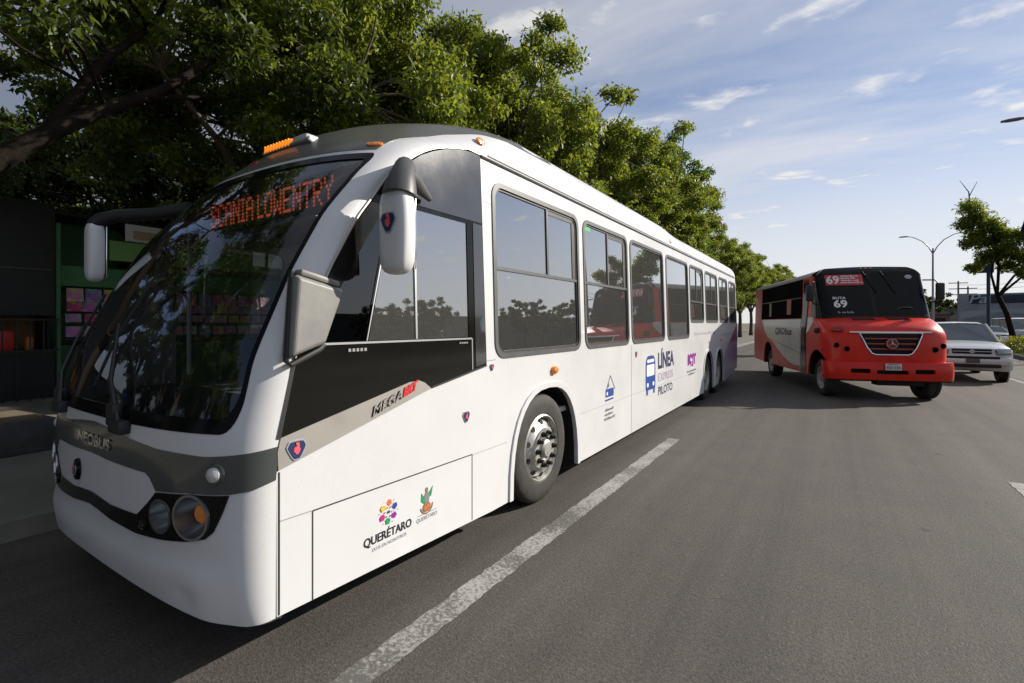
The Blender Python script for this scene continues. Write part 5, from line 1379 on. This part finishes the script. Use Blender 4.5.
# darker trees and bare stems further back, behind the stalls
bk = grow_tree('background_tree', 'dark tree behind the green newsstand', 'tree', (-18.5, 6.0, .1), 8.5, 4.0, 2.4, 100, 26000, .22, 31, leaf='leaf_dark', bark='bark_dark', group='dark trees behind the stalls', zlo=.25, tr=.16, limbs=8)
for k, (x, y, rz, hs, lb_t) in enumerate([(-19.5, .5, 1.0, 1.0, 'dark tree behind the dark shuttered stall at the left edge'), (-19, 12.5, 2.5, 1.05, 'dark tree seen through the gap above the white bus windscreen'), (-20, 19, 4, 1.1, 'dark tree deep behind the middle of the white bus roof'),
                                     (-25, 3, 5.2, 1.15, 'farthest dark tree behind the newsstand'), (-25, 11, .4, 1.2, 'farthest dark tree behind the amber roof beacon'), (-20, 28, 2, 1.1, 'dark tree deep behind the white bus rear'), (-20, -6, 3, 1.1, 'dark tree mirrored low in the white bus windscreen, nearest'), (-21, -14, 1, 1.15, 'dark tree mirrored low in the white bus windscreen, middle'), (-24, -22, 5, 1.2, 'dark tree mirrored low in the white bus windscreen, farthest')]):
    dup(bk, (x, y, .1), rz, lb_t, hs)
for k, (x, y, h, lx) in enumerate([(-15.8, 4.6, 6.2, 1.0), (-13.4, 9.3, 5.5, -.7), (-12.6, 12.2, 5.6, .6)]):
    grow_tree('slender_tree', ['slender dark tree leaning beside the left mirror of the white bus', 'slender tree at the far end of the green newsstand', 'slender tree stem beyond the newsstand'][k], 'tree', (x, y, .15), h, 1.6, h * .6, 16, 1800, .14, 41 + k, leaf='leaf', bark='bark_dark', tr=.085, limbs=4, lean=(lx, .4))
# the median tree on the right
mcl = [(-2.6, -.2, 8.6, .75), (-2.0, .3, 8.0, .8), (-2.9, .1, 7.7, .7), (-1.5, -.2, 7.5, .8), (-2.2, .2, 7.0, .75), (-2.7, -.3, 6.4, .6), (-1.4, .4, 6.6, .8), (-.8, .1, 6.9, .75), (-1.7, 0, 5.6, .7), (-2.3, .2, 5.0, .55), (-.9, .2, 5.7, .8), (-.4, -.3, 6.1, .8), (.1, .3, 6.9, .6),
       (.7, 0, 6.6, .8), (1.2, .3, 7.3, .8), (1.6, -.3, 6.3, .9), (.5, .2, 5.4, .9), (1.3, 0, 5.2, .9), (2.1, .2, 5.8, .9), (1.0, .6, 4.4, .7), (2.0, -.2, 4.7, .8), (-.3, .4, 5.0, .6), (2.8, 0, 6.6, .8), (2.6, .5, 5.0, .7), (.1, -.7, 4.5, .5), (1.7, .1, 7.9, .6)]
mcl = [(x * (.74 if x < 0 else 1.0), y, z, r * 1.12) for x, y, z, r in mcl]
mtree = grow_tree('median_tree', 'pruned open tree with bent trunk on the planted median at the right edge', 'tree', (9.2, 40.0, .14), 9, 3, 3.3, 0, 27000, .17, 51, clumps=mcl, leaf='leaf', bark='bark_dark', tr=.14, lean=(-.75, 0), limbs=5)
mb = MB(); mb.tube([(.0, 0, 0), (0, 0, .75)], [.21, .185], 12); mb.build('whitewash', mat('whitewash', (.5, .48, .44), .9, var=.25), mtree)
mb = MB(); mb.tube([(.2, 0, 6.5), (.5, 0, 7.8), (.45, 0, 8.9)], [.09, .07, .045], 6); mb.tube([(-1.9, 0, 8.2), (-2.0, 0, 9.6), (-2.4, .1, 10.4)], [.05, .03, .01], 5); mb.tube([(-2.0, 0, 9.3), (-1.6, .1, 10.2)], [.03, .01], 5); mb.build('bare_branch', M['bark_dark'], mtree)
# hedge plants on the median
def shrub(name, label, loc, r, h, n, L, seed, leaf, group):
    g = np.random.default_rng(seed); root = thing(name, label, 'shrub', loc, 0, group)
    q = g.normal(size=(n, 3)); q /= np.linalg.norm(q, axis=1, keepdims=True); q *= g.uniform(.2, 1, size=(n, 1)) ** .4
    q *= np.array([r, r, h * .52]) * (1 + .2 * np.sin(5 * np.arctan2(q[:, 1], q[:, 0]) + 4 * q[:, 2]))[:, None]; q[:, 2] = np.abs(q[:, 2] + h * .5)
    me = leaves_mesh('foliage', q, L, seed, -.4); me.materials.append(M[leaf]); o = bpy.data.objects.new('foliage', me); COL.objects.link(o); o.parent = root
    mb = MB()
    for k in range(5):
        a = k * 1.3; mb.tube([(0, 0, -.03), (math.cos(a) * r * .5, math.sin(a) * r * .5, h * .6)], [.02, .008], 4)
    mb.build('stem', M['bark'], root); return root
M['leaf_hedge'] = leaf_mat('hedge_leaf', (.10, .12, .015), (.30, .30, .03))
HG = 'hedge shrubs along the median'
hs0 = shrub('hedge_shrub', 'first low yellow green hedge shrub on the median kerb', (8.7, 27.0, .14), .75, .75, 1500, .10, 61, 'leaf_hedge', HG)
for k in range(9):
    dup(hs0, (8.7 + rnd.uniform(-.1, .25), 28.5 + k * 1.45, .14), rnd.uniform(0, 6), '%s low yellow green hedge shrub along the median from the near end' % ordw[k + 1], rnd.uniform(.85, 1.12))
# far trees on the other side and at the end of the road
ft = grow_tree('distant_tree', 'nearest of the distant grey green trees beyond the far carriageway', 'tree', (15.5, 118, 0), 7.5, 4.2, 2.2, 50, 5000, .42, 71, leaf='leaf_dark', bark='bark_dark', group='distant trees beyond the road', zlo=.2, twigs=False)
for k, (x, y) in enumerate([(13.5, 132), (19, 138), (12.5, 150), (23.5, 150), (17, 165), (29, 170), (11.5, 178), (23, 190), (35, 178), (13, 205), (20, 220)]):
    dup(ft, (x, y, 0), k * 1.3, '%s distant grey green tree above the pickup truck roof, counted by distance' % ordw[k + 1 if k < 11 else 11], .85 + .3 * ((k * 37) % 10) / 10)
for k in range(11):
    dup(bk, (29.5 + 2.2 * ((k * 5) % 3) / 2, 30 + 8.5 * k, .15), k * 2.0, 'tree across the far carriageway, mirrored in the white bus windows, number %s along' % ['one', 'two', 'three', 'four', 'five', 'six', 'seven', 'eight', 'nine', 'ten', 'eleven'][k], [.62, .75, .5, .8, .66, .85, .55, .7, .8, .6, .72][k])['group'] = 'trees across the far carriageway'
for k, (x, y) in enumerate([(-9.5, -4.6), (-10.5, -10), (-9, -15.5), (-15, -7), (-16, -14)]):
    dup(protos[(k + 1) % 3], (x, y, .15), k * 1.7 + 1, 'street tree behind the camera, mirrored in the white bus windscreen, number %s along' % ['one', 'two', 'three', 'four', 'five'][k], 1.0)['group'] = 'trees mirrored in the windscreen'

# ================================================================== street furniture and buildings on the right
M['lamp_steel'] = mat('galvanised_steel', (.33, .34, .35), .5, metal=.4)
def street_lamp(label, loc):
    l_ = thing('street_lamp', label, 'street lamp', loc, 0, 'double armed street lamps on the median')
    mb = MB(); mb.tube([(0, 0, 0), (0, 0, .5), (0, 0, 9.6)], [.16, .12, .075], 12); mb.box((0, 0, .03), (.5, .5, .06)); mb.build('pole', M['lamp_steel'], l_)
    for s in (1, -1):
        mb = MB(); mb.tube([(0, 0, 9.0), (s * .35, 0, 9.75), (s * .9, 0, 10.45), (s * 1.7, 0, 10.95), (s * 2.1, 0, 11.02)], [.06, .05, .045, .04, .035], 8); ar = mb.build('arm', M['lamp_steel'], l_)
        mb = MB(); mb.lathe([(.001, -.42), (.09, -.40), (.15, -.15), (.15, .2), (.08, .42), (.001, .44)], axis='x', n=14); mb.v = [(x * 1.0 + s * 2.45, y, z * .5 + 11.05) for x, y, z in mb.v]; mb.build('lamp_head', M['grey_plastic'], ar)
    return l_
la = street_lamp('tall double armed street lamp rising behind the red bus mirror', (9.4, 68.0, .14))
lb2 = dup(la, (9.65, 31.6, .14), 0, 'nearer double armed street lamp whose lamp head enters at the right edge')
lb2['group'] = 'double armed street lamps on the median'
sp = thing('road_sign', 'blue road sign on a tall post behind the median tree', 'sign', (9.0, 44.6, .14))
mb = MB(); mb.tube([(0, 0, 0), (0, 0, 6.0)], .10, 10); mb.build('post', mat('dark_blue_post', (.03, .05, .10), .5), sp)
mb = MB(); mb.box((-.25, -.12, 5.35), (1.0, .04, .8), bev=.02); mb.build('sign_panel', mat('sign_blue', (.012, .03, .08), .5), sp)
bbd = thing('billboard', 'wide grey billboard with a dark band and pale lettering at the right edge', 'billboard', (22.5, 86.0, 0), R(-14))
mb = MB(); mb.box((0, 0, 3.4), (16, .3, 4.4), bev=.05); bp_ = mb.build('panel', mat('billboard_grey', (.30, .31, .33), .6, var=.2, vscale=.7), bbd)
mb = MB(); mb.box((-3.2, -.17, 4.85), (7.4, .04, 1.1), bev=.015); mb.build('dark_band', mat('billboard_dark', (.035, .04, .05), .6), bp_)
mb = MB(); put_text(mb, 'Pa', (-6.9, 4.35, -5.2, 5.6), lambda a, b: (a, -.21, b), bold=.01, shear=.3); mb.build('lettering', mat('pale_letters', (.5, .52, .55), .6), bp_, smooth=0)
mb = MB(); mb.add([(a, -.16, b) for a, b in ((-7.8, 2.2), (-4, 3.2), (-1, 2.8), (2, 3.5), (7.8, 3.0), (7.8, 4.1), (2, 4.2), (-2, 3.6), (-7.8, 3.3))], [tuple(range(9))]); mb.build('pale_swash', mat('billboard_pale', (.42, .43, .45), .6), bp_, smooth=0)
mb = MB()
for x in (-6, -2, 2, 6): mb.box((x, .25, 1.7), (.2, .2, 3.4))
mb.build('support_post', M['lamp_steel'], bbd)
def building(label, loc, size, col, rows, cols):
    b_ = thing('building', label, 'building', loc)
    mb = MB(); mb.box((0, 0, size[2] / 2), size); mb.build('wall', mat('render_' + str(len(bpy.data.materials)), col, .8, var=.15, vscale=.5), b_, smooth=0)
    mb = MB(); mb.box((0, 0, size[2] + .12), (size[0] + .3, size[1] + .3, .25)); mb.build('roof', M['kerb'], b_, smooth=0)
    for r_ in range(rows):
        for c_ in range(cols):
            x = -size[0] / 2 + size[0] * (c_ + .5) / cols; z = size[2] * (r_ + .55) / rows
            mb = MB(); mb.box((x, -size[1] / 2 - .01, z), (size[0] / cols * .55, .06, size[2] / rows * .5)); w_ = mb.build('window', M['glass_dark'], b_, smooth=0)
    return b_
building('long low block added across the far carriageway to fill the bus window reflections', (38, 78, 0), (6, 110, 4.5), (.22, .20, .18), 1, 2)  # unseen block, added to close off the horizon in the window reflections
building('low grey building far beyond the billboard', (22, 128, 0), (18, 8, 4.2), (.28, .27, .26), 1, 5)
building('low dark red roofed shop far off above the pickup truck', (14.2, 108, 0), (5, 5, 3.2), (.20, .10, .08), 1, 2)
building('long pale building at the right edge behind the white van', (27, 78, 0), (14, 6, 3.4), (.36, .36, .38), 1, 6)
def utility(label, loc, h):
    u_ = thing('utility_pole', label, 'utility pole', loc, R(15), 'utility poles with crossarms in the distance')
    mb = MB(); mb.tube([(0, 0, 0), (0, 0, h)], [.17, .11], 8); mb.build('pole', M['kerb'], u_)
    for z in (h - .3, h - 1.2, h - 2.1): mb = MB(); mb.box((0, 0, z), (2.4, .12, .12)); mb.build('crossarm', M['bark'], u_)
    return u_
utility('taller utility pole with three crossarms above the pickup truck roof', (16.8, 100, 0), 8.2); utility('second utility pole with crossarms, just right of the taller one', (18.8, 105, 0), 7.6)

for k, (zc, lab) in enumerate(((7.6, 'upper thin overhead cable strung between the far utility poles and the right edge'), (7.0, 'lower thin overhead cable strung between the far utility poles and the right edge'))):
    mb = MB(); a = Vector((16.8, 100, zc)); b = Vector((30, 72, zc + 1.4)); mb.tube([a.lerp(b, t) - Vector((0, 0, 1.1 * 4 * t * (1 - t))) for t in np.linspace(0, 1, 9)], .022, 5)
    tag(mb.build('overhead_cable', M['dark'], None), lab, 'cable', 'overhead cables at the right')
# ================================================================== stalls on the left pavement
M['kgreen'] = mat('newsstand_green', (.055, .22, .08), .45, var=.15, vscale=3)
M['kdark'] = mat('stall_black_metal', (.012, .012, .012), .5, var=.3)
KX = -14.0
ns = thing('newsstand', 'green metal newsstand hung with magazines on the left pavement', 'newsstand', (KX, 6.0, .15))
def kbox(name, c, d, m, par=ns, bev=0.0):
    mb = MB(); mb.box(c, d, bev=bev); return mb.build(name, m, par, smooth=0)
kbox('back_wall', (-1.2, 0, 2.0), (.06, 5.4, 3.9), M['kgreen']); kbox('roof', (-.75, 0, 4.0), (1.4, 5.6, .06), M['kdark'])
for y in (-2.68, 2.68): kbox('side_wall', (-.75, y, 2.0), (1.0, .05, 3.9), M['kdark'])
kbox('counter', (-.45, 0, .55), (.9, 5.3, 1.1), mat('newsstand_dark_green', (.02, .06, .03), .5))
kbox('fascia', (.02, .35, 3.28), (.06, 4.1, .46), mat('newsstand_sunlit_green', (.24, .48, .15), .45)); kbox('display_panel', (-.05, 0, 2.63), (.05, 5.4, .44), M['kgreen'])  # fascia's lighter green has the sun dapples put into its colour
ad = kbox('advert_panel', (.05, .3, 3.74), (.05, 3.4, .40), M['t_white']); kbox('advert_blob', (.08, .0, 3.72), (.02, .5, .22), M['t_ltblue'], ad); kbox('advert_blob', (.08, -.9, 3.70), (.02, .7, .20), mat('advert_tan', (.5, .38, .25), .5), ad)
for y in (-2.6, 2.6): kbox('post', (.05, y, 1.9), (.07, .07, 3.7), M['kgreen'])
for z in (1.24, 1.53, 1.78, 2.02): kbox('rack_rail', (.0, 0, z), (.05, 5.3, .03), M['kdark'])
mag_cols = [(.55, .12, .22), (.45, .22, .40), (.60, .35, .30), (.65, .18, .05), (.60, .40, .06), (.50, .05, .05), (.30, .30, .34), (.16, .22, .40), (.55, .50, .45), (.40, .10, .28)]
rown = ['top', 'second', 'third', 'bottom']
MAGM = []
for i, c_ in enumerate(mag_cols):
    m_, n_, l_ = new_mat('magazine_cover')
    p_ = n_['Principled BSDF']; p_.inputs['Roughness'].default_value = .35
    t_ = n_.new('ShaderNodeTexCoord'); v_ = n_.new('ShaderNodeTexVoronoi'); v_.inputs['Scale'].default_value = 7.0; l_.new(t_.outputs['Object'], v_.inputs['Vector'])
    x_ = n_.new('ShaderNodeMix'); x_.data_type = 'RGBA'; x_.blend_type = 'MIX'; x_.inputs['A'].default_value = (*c_, 1); l_.new(v_.outputs['Color'], x_.inputs['B']); x_.inputs['Factor'].default_value = .35
    l_.new(x_.outputs['Result'], p_.inputs['Base Color']); MAGM.append(m_)
for r_, (z, h, n_) in enumerate(((2.36, .34, 15), (2.06 + .04, .22, 16), (1.83 + .02, .20, 16), (1.55, .24, 15))):
    for k in range(n_):
        y = 6.0 - 2.5 + 5.0 * (k + .5) / n_ + rnd.uniform(-.02, .02)
        mb = MB(); mb.box((0, 0, 0), (.015, 5.0 / n_ * .86, h * rnd.uniform(.85, 1.0)), rot=(0, R(-8), 0))
        o = mb.build('magazine', MAGM[(k * 7 + r_ * 3 + rnd.randrange(3)) % 10], None, (KX + .055, y, z + .0), smooth=0)
        tag(o, 'magazine number %d from the left in the %s row of the green newsstand' % (k + 1, rown[r_]), 'magazine', 'magazines on the newsstand rack')
stl = thing('market_stall', 'black shuttered stall with orange goods behind a low railing at the left edge', 'stall', (KX, 1.2, .15))
mb = MB(); mb.box((-.6, 0, 2.95), (1.3, 4.3, 2.4)); mb.build('shutter_box', M['kdark'], stl, smooth=0)
mb = MB(); mb.box((.07, 0, 2.72), (.03, 4.2, .025)); mb.build('shutter_rail', M['frame_grey'], stl, smooth=0)
mb = MB(); mb.box((-.6, 0, .5), (1.3, 4.3, 1.0)); mb.build('base', M['kdark'], stl, smooth=0)
mb = MB(); mb.box((-1.2, 0, 1.4), (.05, 4.3, .8)); mb.build('back_panel', mat('stall_tan', (.30, .17, .08), .7, var=.5, vscale=2), stl, smooth=0)
mb = MB(); rr = random.Random(9)
for k in range(5):
    pts = [(.10, -1.2 + k * .28 + rr.uniform(-.05, .05), 1.86 + rr.uniform(-.02, .05)), (.10, -.9 + k * .28, 1.93 + rr.uniform(-.05, .05)), (.10, -.5 + k * .25, 1.84)]
    mb.tube(pts, .016, 5)
mb.build('graffiti', mat('pale_graffiti', (.35, .38, .42), .6), stl)
rl = thing('railing', 'low dark railing in front of the black stall', 'railing', (KX + .35, 1.2, .15))
for z in (1.02, 1.66): mb = MB(); mb.box((0, 0, z), (.04, 4.3, .04)); mb.build('rail', M['kdark'], rl, smooth=0)
for k in range(22): mb = MB(); mb.box((0, -2.1 + k * .2, .83), (.025, .025, 1.66)); mb.build('bar', M['kdark'], rl, smooth=0)
gm = [M['t_orange'], M['t_yellow'], M['t_red'], mat('goods_orange', (.6, .2, .02), .6)]
for k in range(12):
    y = 1.2 - 1.9 + k * .34 + rr.uniform(-.05, .05); mb = MB(); h = rr.uniform(.3, .55); mb.box((0, 0, h / 2), (.22, rr.uniform(.12, .26), h), bev=.05)
    o = mb.build('goods_bag', gm[k % 4], None, (KX - .3, y, 1.152)); tag(o, 'bright packet number %d from the left on the black stall counter' % (k + 1), 'goods', 'packets on the stall counter')
bw = thing('backdrop_wall', 'long dark wall added far behind the stalls and trees to darken the windscreen reflection', 'wall', (-28.0, 20, 0))  # added wall, hides bright sky under the crowns from the windscreen's reflection
mb = MB(); mb.box((0, 0, 1.7), (.3, 130, 3.4)); mb.build('wall', mat('dark_backdrop', (.05, .045, .035), .9, var=.4, vscale=.8), bw, smooth=0)
mb = MB(); mb.box((0, 0, 3.45), (.4, 130, .12)); mb.build('coping', M['dark'], bw, smooth=0)
pt = thing('planter', 'low dark concrete planter on the pavement at the left edge', 'planter', (-8.6, 1.0, .15), R(6))
mb = MB(); mb.box((0, 0, .2), (1.1, 1.9, .4), bev=.03); mb.build('box', mat('dark_concrete', (.05, .05, .05), .85, var=.3), pt)
mb = MB(); mb.box((0, 0, .41), (.86, 1.66, .04)); mb.build('soil', M['soil'], pt, smooth=0)
